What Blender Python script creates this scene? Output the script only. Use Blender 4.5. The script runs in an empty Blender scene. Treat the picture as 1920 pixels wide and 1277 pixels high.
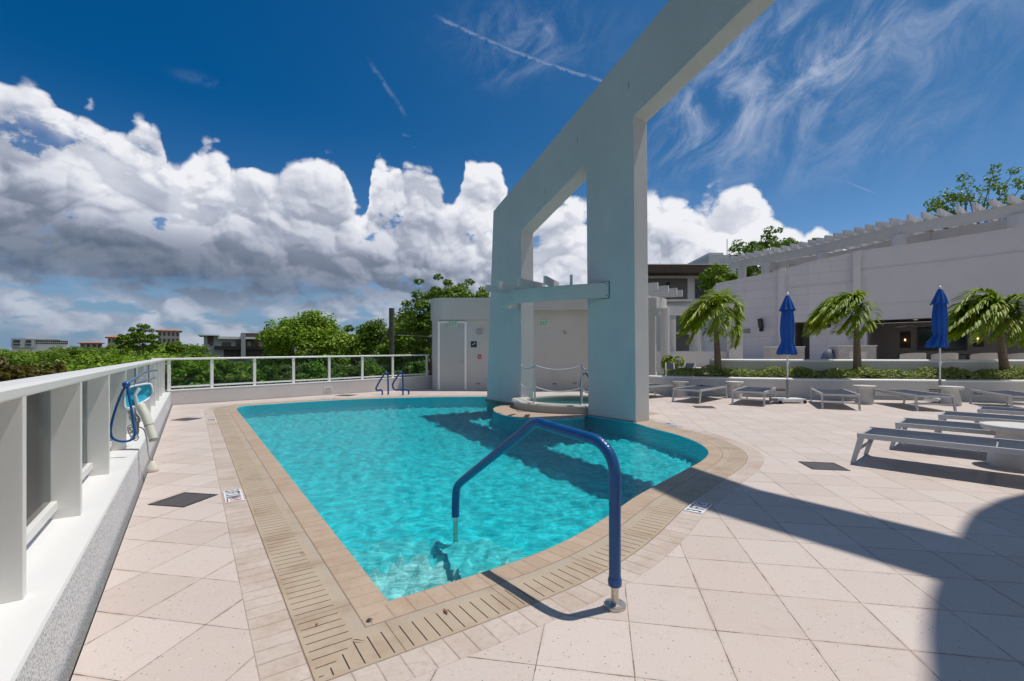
import bpy, bmesh, math, random
import numpy as np
from mathutils import Vector, Matrix

random.seed(7)
R = math.radians
scene = bpy.context.scene
COL = scene.collection

# ------------------------------------------------------------------ camera
F = 885.0; H = 1.35; HY = 662.0
cam_d = bpy.data.cameras.new('camera'); cam = bpy.data.objects.new('camera', cam_d)
COL.objects.link(cam); scene.camera = cam
cam.location = (0, 0, H); cam.rotation_euler = (R(90), 0, 0)
cam_d.sensor_width = 36; cam_d.lens = F/1920*36
cam_d.shift_y = (HY-638.5)/1920
cam_d.clip_start = 0.05; cam_d.clip_end = 6000

# ------------------------------------------------------------------ sun + world
SUN_EL = R(69.5); SUN_TH = R(22)
SUNV = Vector((math.cos(SUN_TH)*math.cos(SUN_EL), math.sin(SUN_TH)*math.cos(SUN_EL), math.sin(SUN_EL)))
sd = bpy.data.lights.new('sun', 'SUN'); sun = bpy.data.objects.new('sun', sd); COL.objects.link(sun)
sd.energy = 3.6; sd.angle = R(0.53); sd.color = (1.0, 0.95, 0.88)
sun.rotation_euler = SUNV.to_track_quat('Z', 'Y').to_euler(); sun.location = (5, 3, 40)
scene.view_settings.view_transform = 'Standard'; scene.view_settings.look = 'None'
scene.view_settings.exposure = 0.0; scene.view_settings.gamma = 1.0

def S2L(c):
    return tuple(((v/255)/12.92 if v/255 <= .04045 else ((v/255+.055)/1.055)**2.4) for v in c)

class NT:
    """small node-tree expression helper"""
    def __init__(s, nt): s.nt = nt
    def n(s, t, **kw):
        nd = s.nt.nodes.new(t)
        for k, v in kw.items(): setattr(nd, k, v)
        return nd
    def put(s, sock, v):
        if isinstance(v, bpy.types.NodeSocket): s.nt.links.new(v, sock)
        elif v is not None:
            if sock.type == 'RGBA' and hasattr(v, '__len__') and len(v) == 3: v = (*v, 1)
            sock.default_value = v
    def m(s, op, a, b=None, c=None, clamp=False):
        nd = s.n('ShaderNodeMath', operation=op); nd.use_clamp = clamp
        s.put(nd.inputs[0], a)
        if b is not None: s.put(nd.inputs[1], b)
        if c is not None: s.put(nd.inputs[2], c)
        return nd.outputs[0]
    def add(s, a, b): return s.m('ADD', a, b)
    def sub(s, a, b): return s.m('SUBTRACT', a, b)
    def mul(s, a, b): return s.m('MULTIPLY', a, b)
    def vm(s, op, a, b=None, scale=None):
        nd = s.n('ShaderNodeVectorMath', operation=op); s.put(nd.inputs[0], a)
        if b is not None: s.put(nd.inputs[1], b)
        if scale is not None: s.put(nd.inputs['Scale'], scale)
        return nd.outputs['Value'] if op in ('DOT_PRODUCT', 'LENGTH', 'DISTANCE') else nd.outputs[0]
    def ss(s, v, a, b, lo=0.0, hi=1.0):
        nd = s.n('ShaderNodeMapRange', interpolation_type='SMOOTHSTEP')
        for i, x in enumerate((v, a, b, lo, hi)): s.put(nd.inputs[i], x)
        return nd.outputs[0]
    def noise(s, vec, scale, detail=4, rough=.5, dist=0.0, col=False):
        nd = s.n('ShaderNodeTexNoise'); s.put(nd.inputs['Vector'], vec)
        nd.inputs['Scale'].default_value = scale; nd.inputs['Detail'].default_value = detail
        nd.inputs['Roughness'].default_value = rough; nd.inputs['Distortion'].default_value = dist
        return nd.outputs['Color' if col else 'Fac']
    def vor(s, vec, scale, feature='F1', out='Distance', rand=1.0, smooth=None):
        nd = s.n('ShaderNodeTexVoronoi', feature=feature); s.put(nd.inputs['Vector'], vec)
        nd.inputs['Scale'].default_value = scale; nd.inputs['Randomness'].default_value = rand
        if smooth is not None: nd.inputs['Smoothness'].default_value = smooth
        return nd.outputs[out]
    def mix(s, f, a, b, blend='MIX'):
        nd = s.n('ShaderNodeMix', data_type='RGBA', blend_type=blend); nd.clamp_factor = True
        s.put(nd.inputs[0], f); s.put(nd.inputs[6], a); s.put(nd.inputs[7], b)
        return nd.outputs[2]
    def sep(s, v):
        nd = s.n('ShaderNodeSeparateXYZ'); s.put(nd.inputs[0], v); return nd.outputs
    def comb(s, x, y, z=0.0):
        nd = s.n('ShaderNodeCombineXYZ')
        for i, v in enumerate((x, y, z)): s.put(nd.inputs[i], v)
        return nd.outputs[0]
    def curve(s, v, pts):
        nd = s.n('ShaderNodeFloatCurve'); s.put(nd.inputs['Value'], v)
        c = nd.mapping.curves[0]
        while len(c.points) > 2: c.points.remove(c.points[1])
        c.points[0].location = pts[0]; c.points[1].location = pts[-1]
        for p in pts[1:-1]: c.points.new(*p)
        for p in c.points: p.handle_type = 'AUTO'
        nd.mapping.update()
        return nd.outputs[0]

def az_v(px, py):
    az = math.atan((px-960)/F); return az, (HY-py)/F*math.cos(az)

def build_world():
    w = bpy.data.worlds.new('World'); scene.world = w; w.use_nodes = True
    nt = w.node_tree; nt.nodes.clear(); g = NT(nt)
    out = g.n('ShaderNodeOutputWorld'); bg = g.n('ShaderNodeBackground'); nt.links.new(bg.outputs[0], out.inputs[0])
    sky = g.n('ShaderNodeTexSky', sky_type='NISHITA'); sky.sun_disc = False
    sky.sun_elevation = SUN_EL; sky.sun_rotation = math.atan2(SUNV.x, SUNV.y)
    sky.air_density = 1.0; sky.dust_density = .6; sky.ozone_density = 2.5; sky.altitude = 0
    STR = 0.11
    d = g.n('ShaderNodeTexCoord').outputs['Generated']
    d = g.vm('NORMALIZE', d)
    x, y, z = g.sep(d)
    az = g.m('ARCTAN2', x, y)
    hl = g.m('SQRT', g.add(g.mul(x, x), g.mul(y, y)))
    v = g.m('DIVIDE', z, g.m('MAXIMUM', hl, .05))
    # sky colour (deeper towards the left, as through a polariser)
    base = g.vm('SCALE', sky.outputs[0], scale=STR)
    lr = g.ss(az, -.7, .75)
    tintL = g.mix(g.ss(v, 0.02, .50), (.50, .72, .95), (.01, .36, .645))
    tintR = g.mix(g.ss(v, 0.0, .45), (.62, .78, .98), (.22, .50, .68))
    tint = g.mix(lr, tintL, tintR)
    skyc = g.mix(1.0, base, tint, 'MULTIPLY')
    skyc = g.mix(g.ss(v, .20, .0, 0.0, .85), skyc, S2L((116,144,174)))
    # cloud field
    prof = [(-400,150),(-200,190),(0,172),(60,178),(90,188),(120,215),(165,205),(185,232),(220,250),(260,240),(300,268),(332,338),
            (350,325),(395,276),(425,274),(480,302),(505,325),(585,305),(625,305),(650,350),(675,402),(690,350),(710,282),(745,270),(800,296),
            (825,345),(845,385),(870,318),(915,308),(950,348),(1000,385),(1075,382),(1218,376),(1304,366),(1389,358),(1450,372),(1490,392),
            (1505,425),(1537,402),(1560,428),(1596,420),(1640,445),(1720,475),(1900,500),(2200,480)]
    pts = []
    for px, py in prof:
        a, vv = az_v(px, py); pts.append(((a+1.2)/2.4, vv))
    pts = [(0.0, pts[0][1])]+pts+[(1.0, .2)]
    def nz(vec, scale, detail, rough, col=False):
        nd = g.n('ShaderNodeTexNoise', noise_dimensions='2D'); g.put(nd.inputs['Vector'], vec)
        nd.inputs['Scale'].default_value = scale; nd.inputs['Detail'].default_value = detail; nd.inputs['Roughness'].default_value = rough
        return nd.outputs['Color' if col else 'Fac']
    def vo(vec, scale):
        nd = g.n('ShaderNodeTexVoronoi', feature='F1', voronoi_dimensions='2D'); g.put(nd.inputs['Vector'], vec)
        nd.inputs['Scale'].default_value = scale; d_ = nd.outputs['Distance']
        return g.mul(d_, d_)
    def field(dx, dv, full=True):
        p = g.comb(g.add(az, 7.3+dx), g.mul(g.add(v, dv), 1.2), 0)
        wn = nz(p, 4.2, 6, .55, True)
        wv = g.vm('SUBTRACT', wn, (.5, .5, .5))
        pw = g.vm('ADD', p, g.vm('SCALE', wv, scale=.13))
        b = g.mul(g.sub(.22, vo(pw, 6.8)), .24)
        b = g.add(b, g.mul(g.sub(.22, vo(pw, 15.0)), .12))
        if full: b = g.add(b, g.mul(g.sub(.22, vo(pw, 37.0)), .045))
        fb = nz(pw, 9.0, 9, .55)
        b = g.add(b, g.mul(g.sub(fb, .5), .13))
        wx, wy, _ = g.sep(wv)
        return b, wx, wy
    b0, wx, wy = field(0.0, 0.0)
    b1, _, _ = field(.014, .028, True)
    azw = g.add(az, g.mul(wx, .05))
    top = g.curve(g.m('DIVIDE', g.add(azw, 1.2), 2.4), pts)
    edge = g.sub(g.add(top, g.mul(wy, .03)), v)
    dens = g.add(edge, g.add(g.mul(b0, .40), g.mul(g.ss(az, .1, .3), .012)))
    mask = g.ss(dens, -.004, .014)
    mask = g.mul(mask, g.ss(edge, -.03, -.008))
    # small broken clouds low in the sky (open to blue-grey)
    pl = g.comb(g.mul(az, 1.0), g.mul(v, 3.0), 0)
    low = g.add(nz(pl, 9.0, 8, .58), g.mul(g.sub(.2, vo(g.vm('ADD', pl, g.vm('SCALE', g.vm('SUBTRACT', nz(pl, 8, 3, .5, True), (.5,.5,.5)), scale=.1)), 14)), .22))
    lowm = g.ss(low, .34, .54)
    lowzone = g.ss(v, .16, .085)
    lowzone = g.mul(lowzone, g.ss(az, .12, -.05))
    mask = g.mul(mask, g.add(g.sub(1.0, lowzone), g.mul(lowzone, g.mul(lowm, .80))))
    hole = g.ss(nz(g.comb(g.add(az, 3.0), g.mul(v, 1.4), 0), 7.5, 6, .58), .635, .70)
    mask = g.mul(mask, g.sub(1.0, g.mul(hole, g.mul(.85, g.ss(edge, .0, .06)))))
    # shading: light from upper right
    lit = g.mul(g.sub(b0, b1), 7.5)
    rim = g.ss(dens, .0, .10, 1.0, 0.0)
    big = nz(g.comb(g.add(az, 1.0), g.mul(v, 1.8), 0), 4.0, 5, .52)
    depth = g.ss(edge, .04, .34)
    leftw = g.ss(az, .05, -.42)
    basedark = g.mul(g.mul(g.ss(v, .30, .14), g.ss(v, .06, .13)), g.add(.12, g.mul(leftw, .88)))
    b3, _, _ = field(.0045, .009, True)
    lit = g.add(lit, g.mul(g.sub(b0, b3), 11.0))
    lit = g.m('MINIMUM', g.m('MAXIMUM', lit, -.55), .6)
    br = g.add(.73, g.add(g.mul(lit, .36), g.mul(rim, .24)))
    br = g.add(br, g.mul(g.sub(big, .5), .75))
    br = g.sub(g.mul(br, g.sub(1.0, g.mul(basedark, .44))), g.mul(basedark, .24))
    br = g.sub(br, g.mul(depth, .06))
    br = g.m('ADD', br, g.mul(g.ss(az, .05, .3), .10), clamp=True)
    ramp = g.n('ShaderNodeValToRGB'); g.put(ramp.inputs[0], br)
    cr = ramp.color_ramp; cr.elements[0].position = .0; cr.elements[0].color = (*S2L((92,105,125)), 1)
    cr.elements[1].position = 1.0; cr.elements[1].color = (*S2L((240,241,246)), 1)
    for p_, c_ in ((.25, (122,133,152)), (.5, (165,172,189)), (.75, (206,210,222))):
        e = cr.elements.new(p_); e.color = (*S2L(c_), 1)
    hz = g.ss(v, .13, .02)
    cc = g.mix(g.mul(hz, .55), ramp.outputs[0], S2L((150,161,180)))
    # cirrus
    def blob(px, py, sx, sy):
        a, vv = az_v(px, py)
        ex = g.m('DIVIDE', g.sub(az, a), sx); ey = g.m('DIVIDE', g.sub(v, vv), sy)
        return g.m('EXPONENT', g.mul(g.add(g.mul(ex, ex), g.mul(ey, ey)), -1.0))
    bl = g.add(g.mul(blob(1480, 130, .17, .13), 1.0), g.mul(blob(1290, 260, .10, .10), .75))
    bl = g.add(bl, g.mul(blob(1000, 60, .13, .08), .55)); bl = g.add(bl, g.mul(blob(1700, 60, .2, .12), .35))
    bl = g.add(bl, g.mul(blob(940, 110, .05, .05), .35)); bl = g.add(bl, g.mul(blob(1560, 290, .20, .05), .25))
    bl = g.add(bl, g.mul(blob(380, 150, .03, .008), .45))
    ca, sa = math.cos(R(52)), math.sin(R(52))
    cu = g.add(g.mul(az, ca), g.mul(v, sa)); cv = g.sub(g.mul(v, ca), g.mul(az, sa))
    ci = g.noise(g.comb(g.mul(cu, 2.6), g.mul(cv, 4.2), 2.2), 3.2, 10, .66, .7)
    ci = g.ss(ci, .36, .86)
    cim = g.m('MULTIPLY', g.mul(bl, ci), .95, clamp=True)
    # contrail as a thin band between two directions
    def contrail(p0, p1, width, wob, amp):
        a0_, v0_ = az_v(*p0); a1_, v1_ = az_v(*p1)
        L = math.hypot(a1_-a0_, v1_-v0_); ux, uy = (a1_-a0_)/L, (v1_-v0_)/L
        tt = g.add(g.mul(g.sub(az, a0_), ux), g.mul(g.sub(v, v0_), uy))
        nn = g.sub(g.mul(g.sub(v, v0_), ux), g.mul(g.sub(az, a0_), uy))
        wn = g.noise(g.comb(az, v, 0), 60, 4, .6)
        nn = g.m('ABSOLUTE', g.add(nn, g.mul(g.sub(wn, .5), wob)))
        k = g.mul(g.ss(nn, width, .0), g.mul(g.ss(tt, -.01, .04), g.ss(tt, L+.01, L-.02)))
        return g.mul(k, g.mul(g.ss(wn, .25, .6), amp))
    cim = g.m('MAXIMUM', cim, contrail((815,28), (1190,168), .006, .014, .34))
    cim = g.m('MAXIMUM', cim, contrail((690,110), (760,215), .007, .012, .16))
    cim = g.m('MAXIMUM', cim, contrail((1566,333), (1640,362), .0022, .001, .22))
    skyc2 = g.mix(cim, skyc, S2L((186,196,218)))
    col = g.mix(mask, skyc2, cc)
    # below the horizon
    col = g.mix(g.ss(v, -.02, -.08), col, (.10, .13, .09))
    g.put(bg.inputs['Color'], col); bg.inputs['Strength'].default_value = 1.0
build_world()
scene.world.cycles.sampling_method = 'MANUAL'; scene.world.cycles.sample_map_resolution = 512
scene.cycles.max_bounces = 8; scene.cycles.transparent_max_bounces = 16; scene.cycles.diffuse_bounces = 4

# ------------------------------------------------------------------ placement helpers
def G(px, py, z=0.0):
    """point of the plane at height z, measured off the photograph once"""
    Y = F*(H-z)/(py-HY); return ((px-960)/F*Y, Y)

# ------------------------------------------------------------------ mesh helpers
class MB:
    def __init__(s): s.v = []; s.f = []; s.uv = []; s.sm = []
    def add(s, vs, fs, uvs=None, smooth=False):
        o = len(s.v); s.v += [tuple(p) for p in vs]
        for i, f in enumerate(fs):
            s.f.append(tuple(o+k for k in f)); s.uv.append(uvs[i] if uvs else None); s.sm.append(smooth)
        return s
    def box(s, c, d, rz=0.0, rot=None):
        """c centre, d full size"""
        hx, hy, hz = d[0]/2, d[1]/2, d[2]/2
        M = rot if rot is not None else Matrix.Rotation(rz, 3, 'Z')
        C = Vector(c)
        vs = [C+M@Vector((sx*hx, sy*hy, sz*hz)) for sz in (-1, 1) for sx, sy in ((-1,-1),(1,-1),(1,1),(-1,1))]
        return s.add(vs, [(3,2,1,0),(4,5,6,7),(0,1,5,4),(1,2,6,5),(2,3,7,6),(3,0,4,7)])
    def bbox(s, c, d, bev, rz=0.0, rot=None):
        """box with chamfered edges"""
        bm = bmesh.new(); bmesh.ops.create_cube(bm, size=1.0)
        bmesh.ops.scale(bm, vec=d, verts=bm.verts)
        bmesh.ops.bevel(bm, geom=bm.edges[:], offset=bev, segments=2, profile=.6, affect='EDGES')
        M = (rot if rot is not None else Matrix.Rotation(rz, 3, 'Z'))
        for v in bm.verts: v.co = M@v.co+Vector(c)
        bm.verts.index_update()
        s.add([v.co for v in bm.verts], [[v.index for v in f.verts] for f in bm.faces]); bm.free(); return s
    def bar(s, a, b, w, h, up=(0,0,1)):
        a, b = Vector(a), Vector(b); d = b-a; L = d.length; d.normalize()
        side = d.cross(Vector(up))
        if side.length < 1e-4: side = d.cross(Vector((1,0,0)))
        side.normalize(); u2 = side.cross(d)
        M = Matrix((side, d, u2)).transposed()
        return s.box((a+b)/2, (w, L, h), rot=M)
    def prism(s, poly, z0, z1, bottom=True):
        n = len(poly)
        z0f = z0 if callable(z0) else (lambda i: z0); z1f = z1 if callable(z1) else (lambda i: z1)
        vs = [(p[0], p[1], z0f(i)) for i, p in enumerate(poly)]+[(p[0], p[1], z1f(i)) for i, p in enumerate(poly)]
        area = sum(poly[i][0]*poly[(i+1)%n][1]-poly[(i+1)%n][0]*poly[i][1] for i in range(n))
        fs = [(i, (i+1)%n, n+(i+1)%n, n+i) for i in range(n)]+[tuple(range(n, 2*n))]
        if bottom: fs.append(tuple(range(n-1, -1, -1)))
        if area < 0: fs = [f[::-1] for f in fs]
        return s.add(vs, fs)
    def tube(s, path, r, seg=10, cap=True, smooth=True):
        P = [Vector(p) for p in path]; n = len(P)
        rr = r if hasattr(r, '__len__') else [r]*n
        vs = []; prev = None
        for i in range(n):
            t = (P[min(i+1, n-1)]-P[max(i-1, 0)]).normalized()
            if prev is None:
                prev = t.cross(Vector((0,0,1)))
                if prev.length < 1e-3: prev = t.cross(Vector((1,0,0)))
            side = (prev-t*prev.dot(t)).normalized(); prev = side; up = t.cross(side)
            for k in range(seg):
                a = 2*math.pi*k/seg; vs.append(P[i]+(side*math.cos(a)+up*math.sin(a))*rr[i])
        fs = [(i*seg+k, i*seg+(k+1)%seg, (i+1)*seg+(k+1)%seg, (i+1)*seg+k) for i in range(n-1) for k in range(seg)]
        s.add(vs, fs, smooth=smooth)
        if cap:
            s.add(vs[:seg], [tuple(range(seg))[::-1]]); s.add(vs[-seg:], [tuple(range(seg))])
        return s
    def lathe(s, prof, c=(0,0,0), seg=32, smooth=True, cap=True, sx=1.0, sy=1.0):
        vs = []
        for r, z in prof:
            for k in range(seg):
                a = 2*math.pi*k/seg; vs.append((c[0]+r*math.cos(a)*sx, c[1]+r*math.sin(a)*sy, c[2]+z))
        n = len(prof)
        fs = [(i*seg+k, i*seg+(k+1)%seg, (i+1)*seg+(k+1)%seg, (i+1)*seg+k) for i in range(n-1) for k in range(seg)]
        s.add(vs, fs, smooth=smooth)
        if cap:
            s.add(vs[:seg], [tuple(range(seg))[::-1]]); s.add(vs[-seg:], [tuple(range(seg))])
        return s
    def ribbon(s, A, B, smooth=False):
        """quads between polylines A and B (3-D)"""
        n = len(A)
        return s.add(list(A)+list(B), [(i, i+1, n+i+1, n+i) for i in range(n-1)], smooth=smooth)
    def curved_wall(s, pts, th, z0, z1, side=1):
        """vertical slab along a plan polyline, th thick towards its left (side=1) or right"""
        off = offset(pts, th*side)
        n = len(pts)
        z0f = z0 if callable(z0) else (lambda i: z0); z1f = z1 if callable(z1) else (lambda i: z1)
        vs = []
        for arr in (pts, off):
            for i, p in enumerate(arr): vs.append((p[0], p[1], z0f(i)))
            for i, p in enumerate(arr): vs.append((p[0], p[1], z1f(i)))
        a0, a1, b0, b1 = 0, n, 2*n, 3*n
        fs = []
        for i in range(n-1):
            fs += [(a0+i, a0+i+1, a1+i+1, a1+i), (b0+i+1, b0+i, b1+i, b1+i+1), (a1+i, a1+i+1, b1+i+1, b1+i), (a0+i+1, a0+i, b0+i, b0+i+1)]
        fs += [(a0, a1, b1, b0), (a1+n-1, a0+n-1, b0+n-1, b1+n-1)]
        return s.add(vs, fs)
    def build(s, name, mat, parent=None, loc=None, auto=False):
        me = bpy.data.meshes.new(name); me.from_pydata(s.v, [], s.f)
        if any(u is not None for u in s.uv):
            ul = me.uv_layers.new(name='UVMap'); k = 0
            for i, f in enumerate(s.f):
                for j in range(len(f)):
                    if s.uv[i] is not None: ul.data[k].uv = s.uv[i][j]
                    k += 1
        me.polygons.foreach_set('use_smooth', s.sm)
        me.validate(); me.update()
        bm = bmesh.new(); bm.from_mesh(me); bmesh.ops.recalc_face_normals(bm, faces=bm.faces); bm.to_mesh(me); bm.free()
        return link(name, me, mat, parent, loc)

def link(name, me, mat, parent=None, loc=None):
    me.materials.clear(); me.materials.append(mat)
    o = bpy.data.objects.new(name, me); COL.objects.link(o)
    if parent is not None: o.parent = parent
    if loc is not None: o.location = loc
    return o

def offset(pts, d, closed=False):
    """offset a plan polyline by d to its left, with mitres"""
    n = len(pts); out = []
    for i in range(n):
        if closed: a, b, c = pts[i-1], pts[i], pts[(i+1) % n]
        else: a, b, c = pts[max(i-1, 0)], pts[i], pts[min(i+1, n-1)]
        def nrm(p, q):
            dx, dy = q[0]-p[0], q[1]-p[1]; L = math.hypot(dx, dy)
            return (-dy/L, dx/L) if L > 1e-9 else None
        n1, n2 = nrm(a, b), nrm(b, c)
        if n1 is None: n1 = n2
        if n2 is None: n2 = n1
        mx, my = n1[0]+n2[0], n1[1]+n2[1]; L = math.hypot(mx, my)
        mx, my = mx/L, my/L; k = min(1.0/max(mx*n1[0]+my*n1[1], .2), 2.6)
        out.append((b[0]+mx*d*k, b[1]+my*d*k))
    return out

def catmull(P, sub=6):
    out = []
    n = len(P)
    for i in range(n-1):
        p0, p1, p2, p3 = P[max(i-1, 0)], P[i], P[i+1], P[min(i+2, n-1)]
        for k in range(sub):
            t = k/sub
            out.append(tuple(.5*((2*p1[j])+(-p0[j]+p2[j])*t+(2*p0[j]-5*p1[j]+4*p2[j]-p3[j])*t*t+(-p0[j]+3*p1[j]-3*p2[j]+p3[j])*t**3) for j in range(len(p1))))
    out.append(tuple(P[-1])); return out

def arc(cx, cy, r, a0, a1, n):
    return [(cx+r*math.cos(a0+(a1-a0)*i/n), cy+r*math.sin(a0+(a1-a0)*i/n)) for i in range(n+1)]

def tag(o, label, cat=None, group=None, kind=None):
    o['label'] = label
    if cat: o['category'] = cat
    if group: o['group'] = group
    if kind: o['kind'] = kind
    return o
def thing(name, label, cat, loc=(0,0,0), rz=0.0, group=None):
    o = bpy.data.objects.new(name, None); COL.objects.link(o); o.location = loc; o.rotation_euler = (0, 0, rz)
    o.empty_display_size = .1
    return tag(o, label, cat, group)
def struct(o): o['kind'] = 'structure'; return o
def copy_tree(o, parent=None):
    c = o.copy(); COL.objects.link(c); c.parent = parent
    for ch in [k for k in bpy.data.objects if k.parent == o]: copy_tree(ch, c)
    return c

def text_mesh(s, size, ext=.002):
    cu = bpy.data.curves.new('lettering', 'FONT'); cu.body = s; cu.size = size; cu.extrude = ext
    cu.align_x = 'CENTER'; cu.align_y = 'CENTER'; cu.offset = size*.006; cu.space_character = 1.18; cu.space_word = .7
    o = bpy.data.objects.new('lettering', cu); COL.objects.link(o)
    bpy.context.view_layer.update()
    me = bpy.data.meshes.new_from_object(o.evaluated_get(bpy.context.evaluated_depsgraph_get()))
    bpy.data.objects.remove(o); bpy.data.curves.remove(cu)
    return me

# ------------------------------------------------------------------ materials
def mat(name, color=(.5,.5,.5), rough=.6, metal=0.0, build=None, **kw):
    m = bpy.data.materials.new(name); m.use_nodes = True
    b = m.node_tree.nodes['Principled BSDF']
    b.inputs['Base Color'].default_value = (*color, 1); b.inputs['Roughness'].default_value = rough
    b.inputs['Metallic'].default_value = metal
    for k, v in kw.items(): b.inputs[k.replace('_', ' ')].default_value = v
    if build: build(NT(m.node_tree), b)
    return m
def bump(g, b, h, strength=.3, dist=.01):
    nd = g.n('ShaderNodeBump'); nd.inputs['Strength'].default_value = strength; nd.inputs['Distance'].default_value = dist
    g.put(nd.inputs['Height'], h); g.nt.links.new(nd.outputs[0], b.inputs['Normal'])
def pos(g): return g.n('ShaderNodeNewGeometry').outputs['Position']
def objc(g): return g.n('ShaderNodeTexCoord').outputs['Object']

def b_stucco(col, var=.06, bs=60, strength=.25, stain=.12):
    def f(g, b):
        p = pos(g)
        big = g.noise(p, .9, 5, .6); fine = g.noise(p, bs, 4, .6)
        x, y, z = g.sep(p)
        streak = g.noise(g.comb(g.mul(x, 3.0), g.mul(y, 3.0), g.mul(z, .35)), 1.6, 5, .6)
        c = g.mix(g.ss(big, .3, .7), tuple(v*(1-var) for v in col), col)
        c = g.mix(g.mul(g.ss(streak, .55, .8), stain), c, tuple(v*.6 for v in col))
        c = g.mix(g.mul(g.ss(fine, .35, .65), .10), c, tuple(v*.8 for v in col))
        g.put(b.inputs['Base Color'], c); bump(g, b, fine, strength, .004)
    return f
HOUSEW = mat('pool_house_stucco', rough=.8, build=b_stucco((.53,.52,.49), .07, 70, .3, .2))
WHITE = mat('white_stucco', rough=.75, build=b_stucco((.56,.56,.545), .08, 70, .35, .22))
WALLW = mat('clubhouse_stucco', rough=.8, build=b_stucco((.67,.655,.65), .05, 40, .2))
PAINTW = mat('white_paint', rough=.42, build=b_stucco((.82,.81,.79), .03, 120, .05, .05))
RAILW = mat('rail_aluminium', rough=.35, build=b_stucco((.80,.78,.745), .03, 200, .04, .04))
COPW = mat('spa_plaster', rough=.7, build=b_stucco((.50,.47,.42), .12, 50, .3, .3))

def b_pebble(g, b):
    p = pos(g)
    v = g.vor(p, 85, 'F1'); n = g.noise(p, 120, 3, .6); big = g.noise(p, 1.2, 4, .6)
    c = g.mix(g.ss(v, .35, .75), (.80,.79,.79), (.50,.50,.51))
    c = g.mix(g.mul(g.ss(n, .52, .70), .7), c, (.20,.20,.21))
    c = g.mix(g.mul(g.ss(big, .4, .7), .15), c, (.45,.43,.41))
    g.put(b.inputs['Base Color'], c); bump(g, b, g.sub(1.0, v), .45, .004)
PEBBLE = mat('pebble_dash', rough=.85, build=b_pebble)

TS = .414
E1 = (math.sin(R(10.6)), math.cos(R(10.6))); E2 = (E1[1], -E1[0])
PX0 = (1.477, 2.627)
def b_deck(g, b):
    p = pos(g)
    wob = g.vm('SCALE', g.vm('SUBTRACT', g.noise(p, 3.0, 3, .5, col=True), (.5,.5,.5)), scale=.006)
    p2 = g.vm('ADD', p, wob)
    u = g.m('DIVIDE', g.vm('DOT_PRODUCT', g.vm('SUBTRACT', p2, (*PX0, 0)), (*E1, 0)), TS)
    v = g.m('DIVIDE', g.vm('DOT_PRODUCT', g.vm('SUBTRACT', p2, (*PX0, 0)), (*E2, 0)), TS)
    du = g.m('PINGPONG', u, .5); dv = g.m('PINGPONG', v, .5)
    # pingpong(x,.5): distance to the nearest integer
    dj = g.m('MINIMUM', du, dv)
    wid = g.mul(g.ss(g.noise(p, 9.0, 5, .7), .40, .72), .0075)
    joint = g.ss(dj, g.add(.0012, wid), g.add(.0042, wid), 1.0, 0.0)
    dirt = g.mul(g.ss(dj, .0, .05, 1.0, 0.0), g.ss(g.noise(p, 2.6, 5, .65), .42, .72))
    cell = g.comb(g.m('FLOOR', u), g.m('FLOOR', v), 0)
    wn = g.n('ShaderNodeTexWhiteNoise'); g.put(wn.inputs['Vector'], cell)
    val = wn.outputs['Value']
    c = g.mix(val, (.555,.465,.41), (.635,.545,.49))
    c = g.mix(g.mul(g.ss(g.noise(p, 1.1, 5, .6), .4, .75), .5), c, (.60,.49,.41))
    c = g.mix(g.mul(g.ss(g.noise(p, 90, 4, .7), .45, .7), .22), c, (.36,.31,.28))
    s1 = g.vor(p, 26, 'F1'); s2 = g.vor(p, 45, 'F1'); s3 = g.vor(g.vm('ADD', p, (5.2,1.7,0)), 17, 'F1')
    c = g.mix(g.mul(g.ss(s1, .115, .075), .8), c, (.13,.11,.10))
    c = g.mix(g.mul(g.ss(s2, .13, .09), .7), c, (.30,.24,.20))
    c = g.mix(g.mul(g.ss(s3, .085, .06), .6), c, (.74,.70,.66))
    st = g.ss(g.noise(p, .45, 4, .6), .55, .75)
    c = g.mix(g.mul(st, .25), c, (.50,.42,.36))
    c = g.mix(g.mul(dirt, .55), c, (.38,.25,.16))
    c = g.mix(g.mul(g.ss(g.noise(p, 5.5, 6, .7), .52, .72), .16), c, (.34,.24,.17))
    c = g.mix(g.mul(joint, .85), c, (.12,.085,.06))
    g.put(b.inputs['Base Color'], c)
    hgt = g.sub(g.mul(g.noise(p, 150, 3, .6), .15), joint)
    bump(g, b, hgt, .55, .004)
DECK = mat('terrazzo_paver', rough=.62, build=b_deck)

def uvw(g):
    return g.sep(g.n('ShaderNodeUVMap').outputs[0])
def b_brick(pitch, c1, c2, jd=.5, off=0.0):
    def f(g, b):
        u, v, _ = uvw(g); p = pos(g)
        uu = g.add(g.m('DIVIDE', u, pitch), off)
        uu = g.add(uu, g.mul(g.sub(g.noise(p, 4, 2, .5), .5), .06))
        d = g.m('PINGPONG', uu, .5)
        j = g.ss(d, .018, .05, 1.0, 0.0)
        e = g.m('MINIMUM', v, g.sub(1.0, v)); je = g.ss(e, .0, .035, 1.0, 0.0)
        wn = g.n('ShaderNodeTexWhiteNoise'); wn.noise_dimensions = '1D'; g.put(wn.inputs['W'], g.m('FLOOR', uu))
        c = g.mix(wn.outputs['Value'], c1, c2)
        n1 = g.noise(p, 2.2, 6, .65); n2 = g.noise(p, 28, 4, .65)
        c = g.mix(g.mul(g.ss(n1, .42, .72), .55), c, (.36,.235,.145))
        c = g.mix(g.mul(g.ss(n2, .45, .75), .35), c, (.30,.22,.16))
        c = g.mix(g.mul(g.m('MAXIMUM', j, je), g.mul(jd, g.ss(g.noise(p, 6, 3, .6), .2, .6))), c, (.20,.13,.085))
        g.put(b.inputs['Base Color'], c)
        bump(g, b, g.sub(g.mul(n2, .3), g.m('MAXIMUM', j, je)), .5, .004)
    return f
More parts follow.
